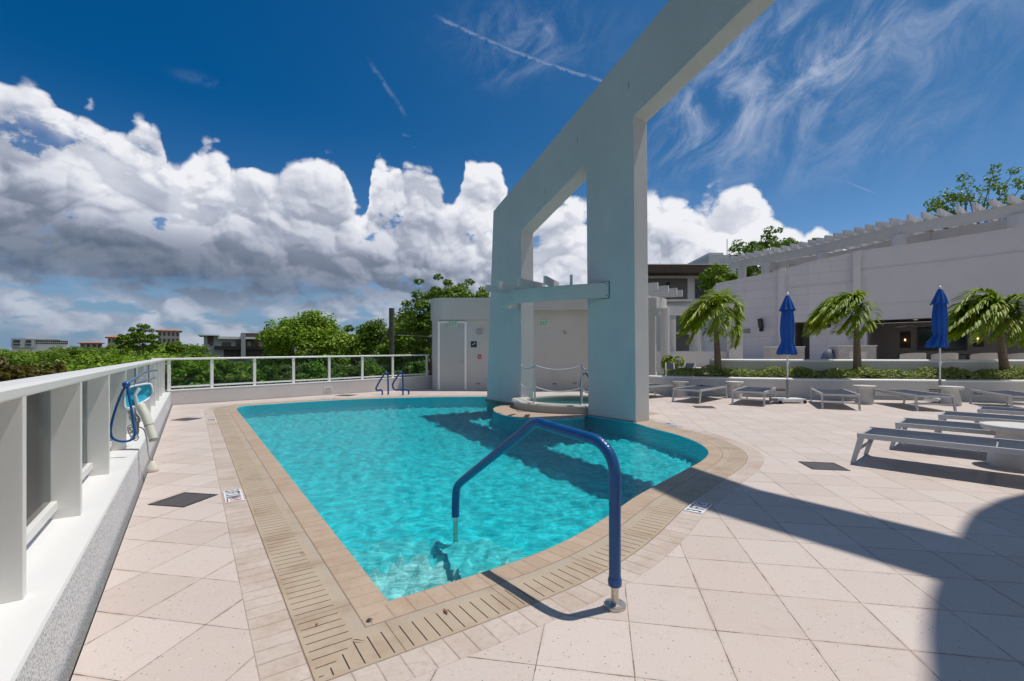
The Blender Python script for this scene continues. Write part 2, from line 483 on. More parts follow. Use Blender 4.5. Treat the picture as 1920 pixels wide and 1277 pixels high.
COPING = mat('sand_coping_brick', rough=.6, build=b_brick(.115, (.45,.335,.235), (.50,.38,.275), .42))
BORDER = mat('rose_border_brick', rough=.65, build=b_brick(.105, (.53,.44,.375), (.59,.50,.435), .55))

def b_grate(g, b):
    u, v, _ = uvw(g); p = pos(g)
    PW = .62
    pu = g.mul(g.m('FRACT', g.m('DIVIDE', u, PW)), PW)
    inpanel = g.mul(g.m('GREATER_THAN', pu, .028), g.m('LESS_THAN', pu, .592))
    d = g.mul(g.m('PINGPONG', g.m('DIVIDE', g.sub(pu, .046), .066), .5), .066)
    slot = g.mul(g.ss(d, .0022, .0036, 1.0, 0.0), inpanel)
    slot = g.mul(slot, g.mul(g.ss(v, .27, .28), g.ss(v, .93, .92)))
    panel = g.ss(g.mul(g.m('PINGPONG', g.m('DIVIDE', u, PW), .5), PW), .001, .003, 1.0, 0.0)
    edge = g.m('MAXIMUM', g.ss(v, .012, .022, 1.0, 0.0), g.ss(v, .978, .988, 0.0, 1.0))
    c = g.mix(g.noise(p, 1.4, 5, .65), (.38,.29,.20), (.54,.44,.325))
    c = g.mix(g.mul(g.ss(v, .26, .10), .35), c, (.40,.36,.31))
    c = g.mix(g.mul(g.ss(g.noise(p, 3.1, 5, .7), .48, .70), .6), c, (.36,.24,.15))
    c = g.mix(g.mul(g.ss(g.noise(p, 60, 4, .7), .5, .75), .3), c, (.28,.21,.15))
    pe = g.m('PINGPONG', g.m('DIVIDE', u, PW), .5)
    c = g.mix(g.mul(g.ss(pe, .20, .0), g.ss(g.noise(p, 2.4, 5, .7), .38, .70, 0.0, .50)), c, (.30,.195,.12))
    c = g.mix(g.mul(g.m('MAXIMUM', panel, edge), .75), c, (.14,.085,.05))
    c = g.mix(slot, c, (.035,.022,.014))
    g.put(b.inputs['Base Color'], c)
    bump(g, b, g.sub(0.0, g.m('MAXIMUM', slot, g.m('MAXIMUM', panel, edge))), .6, .006)
GRATE = mat('slotted_drain_stone', rough=.6, build=b_grate)

def b_pool(g, b):
    p = pos(g)
    c = g.mix(g.noise(p, .8, 3, .5), (.004,.78,.86), (.006,.88,.95))
    c = g.mix(g.mul(g.ss(g.noise(p, 14, 4, .6), .4, .7), .2), c, (.003,.70,.78))
    g.put(b.inputs['Base Color'], c)
POOLF = mat('turquoise_pool_plaster', rough=.7, build=b_pool)
STEPCAUSTMID = mat('caustic_mid_step', rough=.7, build=b_stucco((.12,.84,.88), .06, 40, .2))  # step plaster paled so its colour carries the caustic brightness
STEPCAUST = mat('caustic_pale_step', rough=.7, build=b_stucco((.50,.90,.90), .06, 40, .2))

def water_mat(name, tint, scale=1.0, caust=1.0):
    m = bpy.data.materials.new(name); m.use_nodes = True; nt = m.node_tree; nt.nodes.clear(); g = NT(nt)
    out = g.n('ShaderNodeOutputMaterial')
    p = pos(g)
    x, y, z = g.sep(p)
    # wavelets run a little across the pool
    q = g.comb(g.add(g.mul(x, .75), g.mul(y, .25)), g.sub(g.mul(y, 1.15), g.mul(x, .2)), 0.0)
    warp = g.vm('SCALE', g.vm('SUBTRACT', g.noise(q, 3.2*scale, 3, .55, col=True), (.5,.5,.5)), scale=.35/scale)
    qw = g.vm('ADD', q, warp)
    n1 = g.noise(qw, 6.5*scale, 4, .55, .6); n2 = g.noise(qw, 21*scale, 4, .6, .8); n3 = g.noise(q, 1.3*scale, 3, .5)
    hgt = g.add(g.add(g.mul(n1, .6), g.mul(n2, .24)), g.mul(n3, .5))
    bp = g.n('ShaderNodeBump'); bp.inputs['Strength'].default_value = .7; bp.inputs['Distance'].default_value = .065
    g.put(bp.inputs['Height'], hgt)
    # caustics painted into the tint: bright lines between darker troughs, no real focusing
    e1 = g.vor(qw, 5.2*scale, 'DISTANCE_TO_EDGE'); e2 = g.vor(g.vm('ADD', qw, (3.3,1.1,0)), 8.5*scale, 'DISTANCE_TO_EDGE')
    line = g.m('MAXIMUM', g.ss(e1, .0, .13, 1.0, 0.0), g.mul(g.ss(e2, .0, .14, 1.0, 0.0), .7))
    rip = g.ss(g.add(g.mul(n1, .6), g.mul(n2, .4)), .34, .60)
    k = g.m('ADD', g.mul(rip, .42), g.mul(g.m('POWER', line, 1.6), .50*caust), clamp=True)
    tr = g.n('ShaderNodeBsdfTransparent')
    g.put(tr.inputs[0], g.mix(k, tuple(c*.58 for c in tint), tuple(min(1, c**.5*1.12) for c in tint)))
    gl = g.n('ShaderNodeBsdfGlossy'); gl.inputs['Roughness'].default_value = .03; gl.inputs['Color'].default_value = (.50,.56,.60,1)
    nt.links.new(bp.outputs[0], gl.inputs['Normal'])
    fr = g.n('ShaderNodeFresnel'); fr.inputs['IOR'].default_value = 1.33; nt.links.new(bp.outputs[0], fr.inputs['Normal'])
    mx = g.n('ShaderNodeMixShader'); nt.links.new(fr.outputs[0], mx.inputs[0])
    nt.links.new(tr.outputs[0], mx.inputs[1]); nt.links.new(gl.outputs[0], mx.inputs[2])
    nt.links.new(mx.outputs[0], out.inputs[0])
    return m
POOLW = mat('pool_wall_plaster', (.005,.60,.68), .6)
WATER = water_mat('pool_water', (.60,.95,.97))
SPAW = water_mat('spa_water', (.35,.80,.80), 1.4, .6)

def glass_mat(name, tint, ior=1.36):
    m = bpy.data.materials.new(name); m.use_nodes = True; nt = m.node_tree; nt.nodes.clear(); g = NT(nt)
    out = g.n('ShaderNodeOutputMaterial'); tr = g.n('ShaderNodeBsdfTransparent')
    n = g.noise(pos(g), 2.0, 4, .6)
    g.put(tr.inputs[0], g.mix(n, tint, tuple(c*.88 for c in tint)))
    gl = g.n('ShaderNodeBsdfGlossy'); gl.inputs['Roughness'].default_value = .02
    fr = g.n('ShaderNodeFresnel'); fr.inputs['IOR'].default_value = ior
    mx = g.n('ShaderNodeMixShader'); nt.links.new(fr.outputs[0], mx.inputs[0])
    nt.links.new(tr.outputs[0], mx.inputs[1]); nt.links.new(gl.outputs[0], mx.inputs[2]); nt.links.new(mx.outputs[0], out.inputs[0])
    return m
GLASS = glass_mat('tinted_guard_glass', (.76,.86,.82))
DARKGL = mat('dark_window_glass', (.02,.03,.04), .08)

def b_simple(c1, c2, sc=20, bs=.2, dist=.003):
    def f(g, b):
        p = objc(g); n = g.noise(p, sc, 5, .6)
        g.put(b.inputs['Base Color'], g.mix(g.ss(n, .3, .7), c1, c2)); bump(g, b, n, bs, dist)
    return f
STEEL = mat('brushed_steel', (.62,.56,.50), .40, 1.0, build=b_simple((.66,.60,.54), (.50,.46,.42), 60, .05))
def b_bluev(g, b):
    p = pos(g); x, y, z = g.sep(p)
    w = g.vor(p, 95, 'F1', rand=.15)
    g.put(b.inputs['Base Color'], g.mix(g.ss(w, .2, .6), (.003,.095,.30), (.002,.060,.20))); bump(g, b, w, .5, .003)
BLUEV = mat('blue_vinyl_grip', rough=.33, build=b_bluev)
def b_fabric(c1, c2, sc=260):
    def f(g, b):
        p = objc(g); n = g.noise(p, 5, 4, .6); w = g.noise(p, sc, 2, .5)
        g.put(b.inputs['Base Color'], g.mix(g.ss(n, .3, .7), c1, c2)); bump(g, b, w, .3, .002)
    return f
BLUEF = mat('blue_umbrella_canvas', rough=.8, build=b_fabric((.003,.075,.36), (.003,.10,.44)))
SLING = mat('slate_sling_mesh', rough=.8, build=b_fabric((.040,.053,.080), (.052,.066,.096), 400))
def _open_weave():
    nt = SLING.node_tree; out = [n for n in nt.nodes if n.type == 'OUTPUT_MATERIAL'][0]; pb = nt.nodes['Principled BSDF']
    pb.inputs['Specular IOR Level'].default_value = .2
    tr = nt.nodes.new('ShaderNodeBsdfTransparent'); mx = nt.nodes.new('ShaderNodeMixShader'); mx.inputs[0].default_value = .17
    nt.links.new(pb.outputs[0], mx.inputs[1]); nt.links.new(tr.outputs[0], mx.inputs[2]); nt.links.new(mx.outputs[0], out.inputs[0])
_open_weave()
LGREY = mat('grey_powder_coat', rough=.38, build=b_simple((.47,.47,.475), (.50,.50,.50), 12, .01))
TABLEM = mat('cast_stone_table', rough=.6, build=b_simple((.60,.58,.54), (.65,.63,.59), 9, .06))
POLEM = mat('umbrella_pole_metal', (.75,.75,.75), .35, .8)
BLACK = mat('black_plastic', (.015,.015,.017), .4)
DARKM = mat('dark_bronze_metal', (.03,.028,.027), .45, .4)
def b_drain(g, b):
    u, v, _ = uvw(g)
    d = g.m('PINGPONG', g.mul(u, 12), .5); s = g.ss(d, .12, .2, 1.0, 0.0)
    r = g.m('PINGPONG', g.mul(v, 4), .5); s2 = g.ss(r, .05, .09, 0.0, 1.0)
    k = g.mul(s, s2)
    g.put(b.inputs['Base Color'], g.mix(k, (.11,.095,.09), (.012,.010,.010))); bump(g, b, g.sub(0.0, k), .6, .004)
DRAIN = mat('cast_iron_drain', rough=.5, build=b_drain)
SIGNW = mat('marker_white', rough=.4, build=b_simple((.78,.78,.80), (.70,.69,.70), 30, .05))
INK = mat('marker_black', (.02,.02,.025), .45)
REDM = mat('marker_red', (.55,.02,.06), .45)
REDP = mat('alarm_red', (.50,.02,.015), .4)
GREENI = mat('exit_green', (.02,.30,.13), .5)
GREENP = mat('exit_panel', (.50,.62,.52), .4)
NAVY = mat('navy_sign', (.012,.035,.05), .4)
GREYP = mat('grey_plastic', (.25,.25,.25), .5)
DOORM = mat('pale_steel_door', rough=.5, build=b_stucco((.44,.45,.43), .03, 90, .04, .08))
BROWN = mat('brown_fascia', rough=.6, build=b_stucco((.085,.048,.034), .15, 20, .1))
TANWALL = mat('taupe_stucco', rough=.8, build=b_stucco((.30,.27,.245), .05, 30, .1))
GREYB = mat('grey_building', rough=.8, build=b_stucco((.40,.41,.44), .05, 5, .1))
ORANGE = mat('terracotta_roof', rough=.75, build=b_stucco((.50,.20,.11), .1, 5, .1))
CREAM = mat('cream_building', rough=.8, build=b_stucco((.52,.45,.40), .05, 5, .1))
NETBLUE = mat('blue_net', rough=.5, build=b_simple((.02,.32,.48), (.03,.44,.58), 9, .2))
FLOATW = mat('off_white_plastic', rough=.35, build=b_simple((.66,.63,.52), (.72,.70,.60), 12, .05))
ROPE = mat('pale_rope', rough=.8, build=b_simple((.32,.30,.30), (.55,.53,.52), 120, .6))
POLEBL = mat('blue_grey_pole', (.12,.20,.30), .35, .3)
BLUEP = mat('glossy_blue_tube', (.004,.10,.33), .25)
GRILLM = mat('stainless_counter', rough=.45, build=b_simple((.36,.35,.34), (.44,.43,.42), 6, .03))
CHAIRM = mat('woven_beige', rough=.8, build=b_simple((.50,.46,.41), (.60,.56,.50), 60, .4))
def emis(name, col, s):
    m = mat(name, col, .5); b = m.node_tree.nodes['Principled BSDF']
    b.inputs['Emission Color'].default_value = (*col, 1); b.inputs['Emission Strength'].default_value = s; return m
LAMP = emis('lit_bulb', (1.0,.55,.22), 5)

def leaf_mat(name, c1, c2, c3, trans=.25):
    m = bpy.data.materials.new(name); m.use_nodes = True; nt = m.node_tree; nt.nodes.clear(); g = NT(nt)
    out = g.n('ShaderNodeOutputMaterial')
    geo = g.n('ShaderNodeNewGeometry'); p = geo.outputs['Position']
    rnd = geo.outputs['Random Per Island']
    oi = g.n('ShaderNodeObjectInfo').outputs['Random']
    c = g.mix(rnd, c1, c2)
    c = g.mix(g.mul(g.ss(g.noise(p, .9, 4, .6), .45, .7), .6), c, c3)
    c = g.mix(g.mul(oi, .35), c, c2)
    pr = g.n('ShaderNodeBsdfPrincipled'); g.put(pr.inputs['Base Color'], c); pr.inputs['Roughness'].default_value = .45
    pr.inputs['Specular IOR Level'].default_value = .22
    tl = g.n('ShaderNodeBsdfTranslucent'); g.put(tl.inputs[0], g.mix(.5, c, (.16,.30,.02)))
    mx = g.n('ShaderNodeMixShader'); mx.inputs[0].default_value = trans
    nt.links.new(pr.outputs[0], mx.inputs[1]); nt.links.new(tl.outputs[0], mx.inputs[2]); nt.links.new(mx.outputs[0], out.inputs[0])
    return m
LEAF = leaf_mat('foliage_green', (.10,.20,.013), (.24,.38,.025), (.34,.40,.026))
LEAFD = leaf_mat('foliage_dark', (.075,.15,.015), (.18,.28,.026), (.25,.32,.028))
LEAFB = leaf_mat('foliage_bronze', (.075,.065,.012), (.13,.09,.015), (.16,.085,.015))
LEAFP = leaf_mat('palm_green', (.17,.29,.014), (.38,.50,.020), (.62,.56,.020), .35)
LEAFH = leaf_mat('hedge_variegated', (.07,.14,.015), (.42,.44,.12), (.12,.20,.02), .2)
BARK = mat('bark', rough=.9, build=b_simple((.10,.075,.055), (.19,.15,.115), 30, .8, .02))
def b_palmtrunk(g, b):
    p = objc(g); x, y, z = g.sep(p)
    r = g.m('PINGPONG', g.add(g.mul(z, 9.0), g.mul(g.noise(p, 4, 3, .5), .4)), .5)
    c = g.mix(g.noise(p, 18, 5, .6), (.12,.085,.062), (.22,.165,.125))
    c = g.mix(g.mul(g.ss(r, .0, .12, 1.0, 0.0), .5), c, (.07,.05,.035))
    g.put(b.inputs['Base Color'], c); bump(g, b, g.add(r, g.noise(p, 40, 3, .6)), .5, .01)
PTRUNK = mat('palm_trunk', rough=.85, build=b_palmtrunk)
PSHAFT = mat('palm_crownshaft', rough=.5, build=b_simple((.16,.26,.03), (.24,.33,.05), 8, .1))
def b_ground(g, b):
    p = pos(g); n = g.noise(p, .05, 6, .6); n2 = g.noise(p, 1.5, 5, .65)
    c = g.mix(g.ss(n, .4, .6), (.035,.06,.018), (.06,.085,.025))
    c = g.mix(g.mul(g.ss(n2, .5, .7), .6), c, (.11,.10,.07)); g.put(b.inputs['Base Color'], c)
GROUND = mat('ground_cover', rough=.95, build=b_ground)
SOIL = mat('planter_soil', (.06,.045,.03), .95)
# ------------------------------------------------------------------ ground, podium, pool
MV = Vector((.573, -.819)); NV = Vector((.819, .573)); P0 = Vector((2.41, 9.18))   # arch plane: along, behind, origin
def AP(t, n=0.0):
    q = P0+MV*t+NV*n; return (q.x, q.y)
def LW(c, Y): return (-.678*Y-c, Y)      # line parallel to the left parapet

mb = MB(); mb.add([(-2500,-400,-6.3),(2500,-400,-6.3),(2500,4000,-6.3),(-2500,4000,-6.3)], [(0,1,2,3)])
struct(mb.build('ground', GROUND))

ZW = -.02
RIGHT = [(1192,795.5),(1224,805.5),(1260,814.5),(1293,825.5),(1317,837.5),(1328.5,851),(1317,866),(1287,883),(1244,906),(1195,933),(1163,955),(1129,979),(1083,1007),(1030,1033),(964,1059),(889,1084),(800,1112)]
A = [AP(-.9, .02), AP(-.45, .02)]+[G(x, y, ZW) for x, y in RIGHT]
corner = G(728, 1134, ZW)
A = catmull(A, 5)[:-1]+[G(800, 1112, ZW)]
left_pts = [corner]+[G(728-(1134-y)*.7787, y, ZW) for y in (1000, 900, 840, 800, 781)]
back_pts = [G(444.5, 770.5, ZW), G(446, 765.8, ZW), G(460, 762.6, ZW), G(500, 759.8, ZW), G(560, 755.8, ZW), G(640, 751.2, ZW), G(720, 748.0, ZW), G(810, 745.8, ZW), G(911, 744.9, ZW)]
A = A+left_pts+catmull([left_pts[-1]]+back_pts, 4)[1:]+[(-.2, 14.6)]
ISL = [(-.2, 14.6), (-.35, 14.0), AP(-5.0, .2), AP(-4.0, .12), (-.2, 12.2)]+[G(*p, ZW) for p in ((940,762),(930,764.5),(924.5,768),(927,773),(938,778.5),(957,783.2),(980,786.4),(1005,788.4),(1035,789),(1073,788),(1095,785.4))]+[AP(-1.35, -.07), AP(0.03, -.07), A[0]]
# lay the island loop so that it starts at the end of A and ends at its start
ISL[-1] = AP(-.35, -.06) if False else ISL[-1]
isl = ISL[:-3]+[AP(-1.36, -.05), AP(-.02, -.05)]
# A begins under the right leg; trim it so that the loop closes at the leg's outer corner
while A and A[0][1] > AP(-.02)[1]: A.pop(0)
LOOP = A+isl
area = sum(LOOP[i][0]*LOOP[(i+1)%len(LOOP)][1]-LOOP[(i+1)%len(LOOP)][0]*LOOP[i][1] for i in range(len(LOOP)))/2
W1, W2, W3 = .175, .470, .655
A_b = [AP(-.6, .15), AP(-.25, .1)]+A          # band base line starts inside the leg
O1, O2, O3 = offset(A_b, W1), offset(A_b, W2), offset(A_b, W3)
def strip(name, P, Q, z, m):
    mb = MB(); L = 0.0
    for i in range(len(P)-1):
        a, b = Vector(A_b[i]), Vector(A_b[i+1]); seg = (b-a).length; d = (b-a)/seg
        def turn(k):
            if k <= 0 or k >= len(A_b)-1: return 0
            return abs((Vector(A_b[k])-Vector(A_b[k-1])).angle(Vector(A_b[k+1])-Vector(A_b[k])))
        def U(p, k, base): return base if turn(k) < .3 else L+(Vector(p)-a).dot(d)
        mb.add([(*P[i], z), (*P[i+1], z), (*Q[i+1], z), (*Q[i], z)], [(0,1,2,3)], [[(U(P[i],i,L),0),(U(P[i+1],i+1,L+seg),0),(U(Q[i+1],i+1,L+seg),1),(U(Q[i],i,L),1)]])
        L += seg
    return mb.build(name, m)
struct(strip('pool_coping', A_b, O1, 0, COPING)); struct(strip('pool_drain_channel', O1, O2, 0, GRATE)); struct(strip('pool_border', O2, O3, 0, BORDER))

# island between pool and spa
mb = MB(); isl_poly = [A[-1]]+isl+[A_b[2]]+[O3[0], AP(-.6, 1.5), (1.8, 14.9), O3[-1]]
bm = bmesh.new(); vs = [bm.verts.new((*p, .003)) for p in isl_poly]
es = [bm.edges.new((vs[i], vs[(i+1)%len(vs)])) for i in range(len(vs))]
bmesh.ops.triangle_fill(bm, use_beauty=True, use_dissolve=False, edges=es)
me = bpy.data.meshes.new('spa_island'); 
ul = bm.loops.layers.uv.new('UVMap')
for f in bm.faces:
    for l in f.loops:
        dx, dy = l.vert.co.x-1.6, l.vert.co.y-12.0
        l[ul].uv = (math.atan2(dy, -dx)*2.3, (math.hypot(dx, dy)-1.4)/1.2)
bmesh.ops.recalc_face_normals(bm, faces=bm.faces)
for f in bm.faces:
    if f.normal.z < 0: f.normal_flip()
bm.to_mesh(me); bm.free(); struct(link('spa_island', me, COPING))

# deck sheet with a hole for the pool
outer = [LW(.50, -4), LW(.50, 12.2), (-4.31, 16.95), (-3.0, 18.4), (-3.0, 34), (34, 34), (34, -4)]
hole = O3[:]+[(1.8, 14.9), AP(-.6, 1.5)]
bm = bmesh.new(); es = []
for loop in (outer, hole):
    vs = [bm.verts.new((*p, 0)) for p in loop]
    es += [bm.edges.new((vs[i], vs[(i+1)%len(vs)])) for i in range(len(vs))]
bmesh.ops.triangle_fill(bm, use_beauty=True, use_dissolve=False, edges=es)
for f in bm.faces:
    f.normal_update()
    if f.normal.z < 0: f.normal_flip()
me = bpy.data.meshes.new('deck'); bm.to_mesh(me); bm.free(); struct(link('deck', me, DECK))

# podium the terrace stands on
mb = MB(); mb.prism([LW(.95, -5), LW(.95, 12.35), (-4.7, 17.2), (-3.4, 18.6), (-3.4, 45), (60, 45), (60, -5)], -6.3, -.95)
struct(mb.build('podium', TANWALL))

# pool shell and water
def loop_sheet(name, loop, z, m):
    bm = bmesh.new(); vs = [bm.verts.new((*p, z)) for p in loop]
    es = [bm.edges.new((vs[i], vs[(i+1)%len(vs)])) for i in range(len(vs))]
    bmesh.ops.triangle_fill(bm, use_beauty=True, use_dissolve=False, edges=es)
    for f in bm.faces:
        f.normal_update()
        if f.normal.z < 0: f.normal_flip()
    me = bpy.data.meshes.new(name); bm.to_mesh(me); bm.free(); return struct(link(name, me, m))
ZF = -.34
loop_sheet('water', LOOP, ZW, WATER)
# the floor: plaster sheet shaped in ripples to imitate refracted shadows and caustic shading
def ripple(X, Y, seed, n=26, lo=.09, hi=.36, amp=.0054, main=1.15, spread=.8):
    rs_ = np.random.RandomState(seed); Z = np.zeros_like(X)
    wx_ = .10*np.sin(1.7*X+2.3*Y+.5)+.07*np.sin(3.1*X-2.2*Y+2.0); wy_ = .10*np.sin(2.1*X-1.3*Y+1.1)+.07*np.sin(-2.7*X+3.6*Y)
    for _ in range(n):
        lam = lo*(hi/lo)**rs_.uniform(); th = main+rs_.normal()*spread; k_ = 2*math.pi/lam
        Z += amp*(lam/.2)*np.sin(k_*((X+wx_)*math.cos(th)+(Y+wy_)*math.sin(th))+rs_.uniform(0, 6.28))
    return Z
xs_ = [p[0] for p in LOOP]; ys_ = [p[1] for p in LOOP]; st_ = .028
gx = np.arange(min(xs_)-.1, max(xs_)+.1, st_); gy = np.arange(min(ys_)-.1, max(ys_)+.1, st_)
GX, GY = np.meshgrid(gx, gy); dC = np.hypot(GX-corner[0], GY-corner[1])
def sstep(a, b, x): t_ = np.clip((x-a)/(b-a), 0, 1); return t_*t_*(3-2*t_)
GZ = ZF+(.06*sstep(2.15, 2.05, dC))+(.07*sstep(1.45, 1.38, dC))+ripple(GX, GY, 3)*(1-.75*sstep(1.7, 1.1, dC))+ripple(GX, GY, 8, 22, .085, .19, .0120, .6, 1.3)*sstep(1.6, 1.0, dC)
ny_, nx_ = GX.shape; idx = np.arange(nx_*ny_).reshape(ny_, nx_)
Fq_ = np.stack([idx[:-1,:-1], idx[:-1,1:], idx[1:,1:], idx[1:,:-1]], axis=-1).reshape(-1, 4)
me = bpy.data.meshes.new('pool_floor'); me.vertices.add(nx_*ny_); me.vertices.foreach_set('co', np.stack([GX, GY, GZ], axis=-1).astype(np.float32).ravel())
me.loops.add(len(Fq_)*4); me.loops.foreach_set('vertex_index', Fq_.astype(np.int32).ravel()); me.polygons.add(len(Fq_)); me.polygons.foreach_set('loop_start', np.arange(0, len(Fq_)*4, 4, dtype=np.int32))
me.update(calc_edges=True); me.validate(); me.polygons.foreach_set('use_smooth', [True]*len(me.polygons))
fl_ = link('pool_floor', me, POOLF); me.materials.append(STEPCAUSTMID); me.materials.append(STEPCAUST); struct(fl_)
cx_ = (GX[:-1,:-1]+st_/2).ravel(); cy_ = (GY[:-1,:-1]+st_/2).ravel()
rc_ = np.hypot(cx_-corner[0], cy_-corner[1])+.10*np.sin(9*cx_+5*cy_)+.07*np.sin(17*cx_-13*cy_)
me.polygons.foreach_set('material_index', ((rc_ < 1.40).astype(np.int32)+(rc_ < .92).astype(np.int32)))  # caustic whiteness painted as two paler zones round the near corner
mb = MB(); n = len(LOOP); mb.add([(*p, ZF-.12) for p in LOOP]+[(*p, 0) for p in LOOP], [(i, (i+1)%n, n+(i+1)%n, n+i) for i in range(n)])
struct(mb.build('pool_wall', POOLW))
# ------------------------------------------------------------------ arch, spa, canopy ring
mb = MB()
prof = [(-5.52,-.6),(-5.13,5.37),(3.0,8.65),(4.4,9.75),(7.4,9.8),(7.4,8.2),(4.4,8.15),(3.0,7.08),(-.07,5.98),(0.0,-.6),(-1.31,-.6),(-1.38,5.51),(-3.80,4.53),(-3.80,-.6)]
bm = bmesh.new()
va = [bm.verts.new((*AP(t, 0), z)) for t, z in prof]; vb = [bm.verts.new((*AP(t, .41), z)) for t, z in prof]
bm.faces.new(va); bm.faces.new(vb[::-1]); nn = len(prof)
for i in range(nn): bm.faces.new((va[i], vb[i], vb[(i+1)%nn], va[(i+1)%nn]))
bmesh.ops.recalc_face_normals(bm, faces=bm.faces)
bmesh.ops.bevel(bm, geom=bm.edges[:], offset=.014, segments=2, profile=.6, affect='EDGES')
me = bpy.data.meshes.new('arch'); bm.to_mesh(me); bm.free()
tag(link('arch', me, WHITE), 'tall white stucco arch with sloping top beam standing in the pool edge', 'arch')

arch_ = bpy.data.objects['arch']
for px, py in ((1082.5,262),(1178.5,160),(1022.5,358)):
    r_ = (px-960)/F; t_ = (9.18*r_-2.41)/(.573+.819*r_); q_ = AP(t_, -.002); z_ = H+(HY-py)/F*q_[1]
    mb = MB(); mb.bbox((q_[0], q_[1], z_), (.014, .006, .13), .002, rz=math.atan2(MV.y, MV.x)); mb.build('weep_slot', GREYP, arch_)
LEDGE = mat('stained_ledge', rough=.8, build=b_stucco((.30,.22,.16), .2, 40, .5, .3))
for t0, t1 in ((-5.54,-3.78),(-1.33,.02)):
    a_, b_ = AP(t0, -.018), AP(t1, -.018); mb = MB(); mb.bar((*a_, -.005), (*b_, -.005), .036, .045); mb.build('base_ledge', LEDGE, arch_)
# unseen tower edge the arch runs into, outline traced back from its deck shade
def sh(p, z): c = math.cos(SUN_EL)/math.sin(SUN_EL); return (p[0]+z*c*math.cos(SUN_TH), p[1]+z*c*math.sin(SUN_TH))
edge = [G(1738,1420),G(1739,1277),G(1733,1180),G(1739,1130),(2.43,2.73),(3.24,3.44),(3.60,3.76),(3.94,4.03),(4.5,4.36),(4.98,4.56),(5.8,4.75)]
pl = [sh(p, 9.7) for p in edge]+[(22, 7.0), (22, -8), (4.2, -8)]
th = thing('tower', 'unseen white tower slab shaped to shade the right side of the deck', 'building', (9,1,0))
mb = MB(); mb.prism([(x-9, y-1) for x, y in pl], 8.7, 9.7); mb.build('shade_slab', WHITE, th)
for x, y in ((12.5,2.5),(12.5,-5)):
    mb = MB(); mb.lathe([(.45,0),(.45,8.7)], (x-9, y-1, 0)); mb.build('column', WHITE, th)

# spa
SC = (1.55, 11.95)
sp = thing('spa', 'round raised spa with pale coping between the legs of the arch', 'spa', (*SC, 0))
mb = MB(); mb.lathe([(1.50,.0),(1.50,.11)], seg=64, cap=False); mb.lathe([(1.50,.11),(1.555,.12),(1.57,.155),(1.55,.185),(1.50,.195),(1.24,.195),(1.20,.18),(1.19,.15),(1.19,.02)], seg=64, cap=False); mb.build('spa_wall', COPW, sp)
mb = MB(); mb.lathe([(1.195,.02),(.001,.021)], seg=48, cap=False); mb.build('spa_floor', mat('spa_floor_tile', (.02,.28,.28), .5), sp)
mb = MB(); mb.lathe([(1.188,.125),(.001,.126)], seg=48, cap=False); struct(mb.build('spa_water', SPAW, None, (*SC, 0)))
# rope barrier on the spa rim
BP = [(.22-.02,12.38),(.53,10.98),(1.56,10.56)]
def ropes(name, a, b, za, label, parent=None):
    pts = []
    for k in range(25):
        t = k/24; p = Vector(a).lerp(Vector(b), t); sag = .10*(1-(2*t-1)**2); pts.append((p.x, p.y, za-sag))
    mb = MB(); mb.tube(pts, .012, 8)
    # second strand wound round the first
    w = []
    for k in range(145):
        t = k/144; i = t*24; i0 = min(int(i), 23); q = Vector(pts[i0]).lerp(Vector(pts[i0+1]), i-i0); ph = t*2*math.pi*16
        w.append((q.x+.008*math.cos(ph), q.y, q.z+.009*math.sin(ph)))
    mb2 = MB(); mb2.tube(w, .008, 6)
    o = mb.build(name, SIGNW); tag(o, label, 'rope', 'ropes of the spa barrier'); mb2.build('strand', mat('navy_strand', (.02,.05,.12), .6), o); return o
for i, (x, y) in enumerate(BP):
    lab = ['steel post on the spa rim beside the left leg of the arch', 'steel rope post at the front left of the spa rim', 'steel rope post of the spa nearest the right leg of the arch'][i]
    t = thing('barrier_post', lab, 'post', (x, y, .19), 0, 'steel posts on the spa rim')
    mb = MB(); mb.lathe([(.0235,0),(.0235,.93),(.018,.945)], seg=16); mb.build('pole', STEEL, t)
    mb = MB(); mb.lathe([(.05,0),(.05,.012),(.03,.02)], seg=20); mb.build('flange', STEEL, t)
    for hz in (.88, .38):
        mb = MB(); mb.lathe([(.034,hz-.02),(.036,hz),(.034,hz+.02)], seg=14); mb.build('ring', STEEL, t)
for nm, za in (('upper', 1.07), ('lower', .57)):
    ropes('rope', BP[0], BP[1], za, f'short {nm} rope between the two left spa posts')
    ropes('rope', BP[1], BP[2], za, f'long {nm} twisted rope across the front of the spa')
    ropes('rope', BP[2], AP(-1.36, .2), za, f'{nm} rope stub between right spa post and arch leg')
# blue grab rail into the spa, mostly behind the right leg
mb = MB(); mb.tube(catmull([(1.60,10.9,.15),(1.60,10.9,.75),(1.72,11.0,.88),(1.9,11.3,.6),(1.95,11.4,.12)], 6), .025, 12)
tag(mb.build('spa_grab_rail', BLUEV), 'blue covered grab rail of the spa behind the right arch leg', 'handrail')

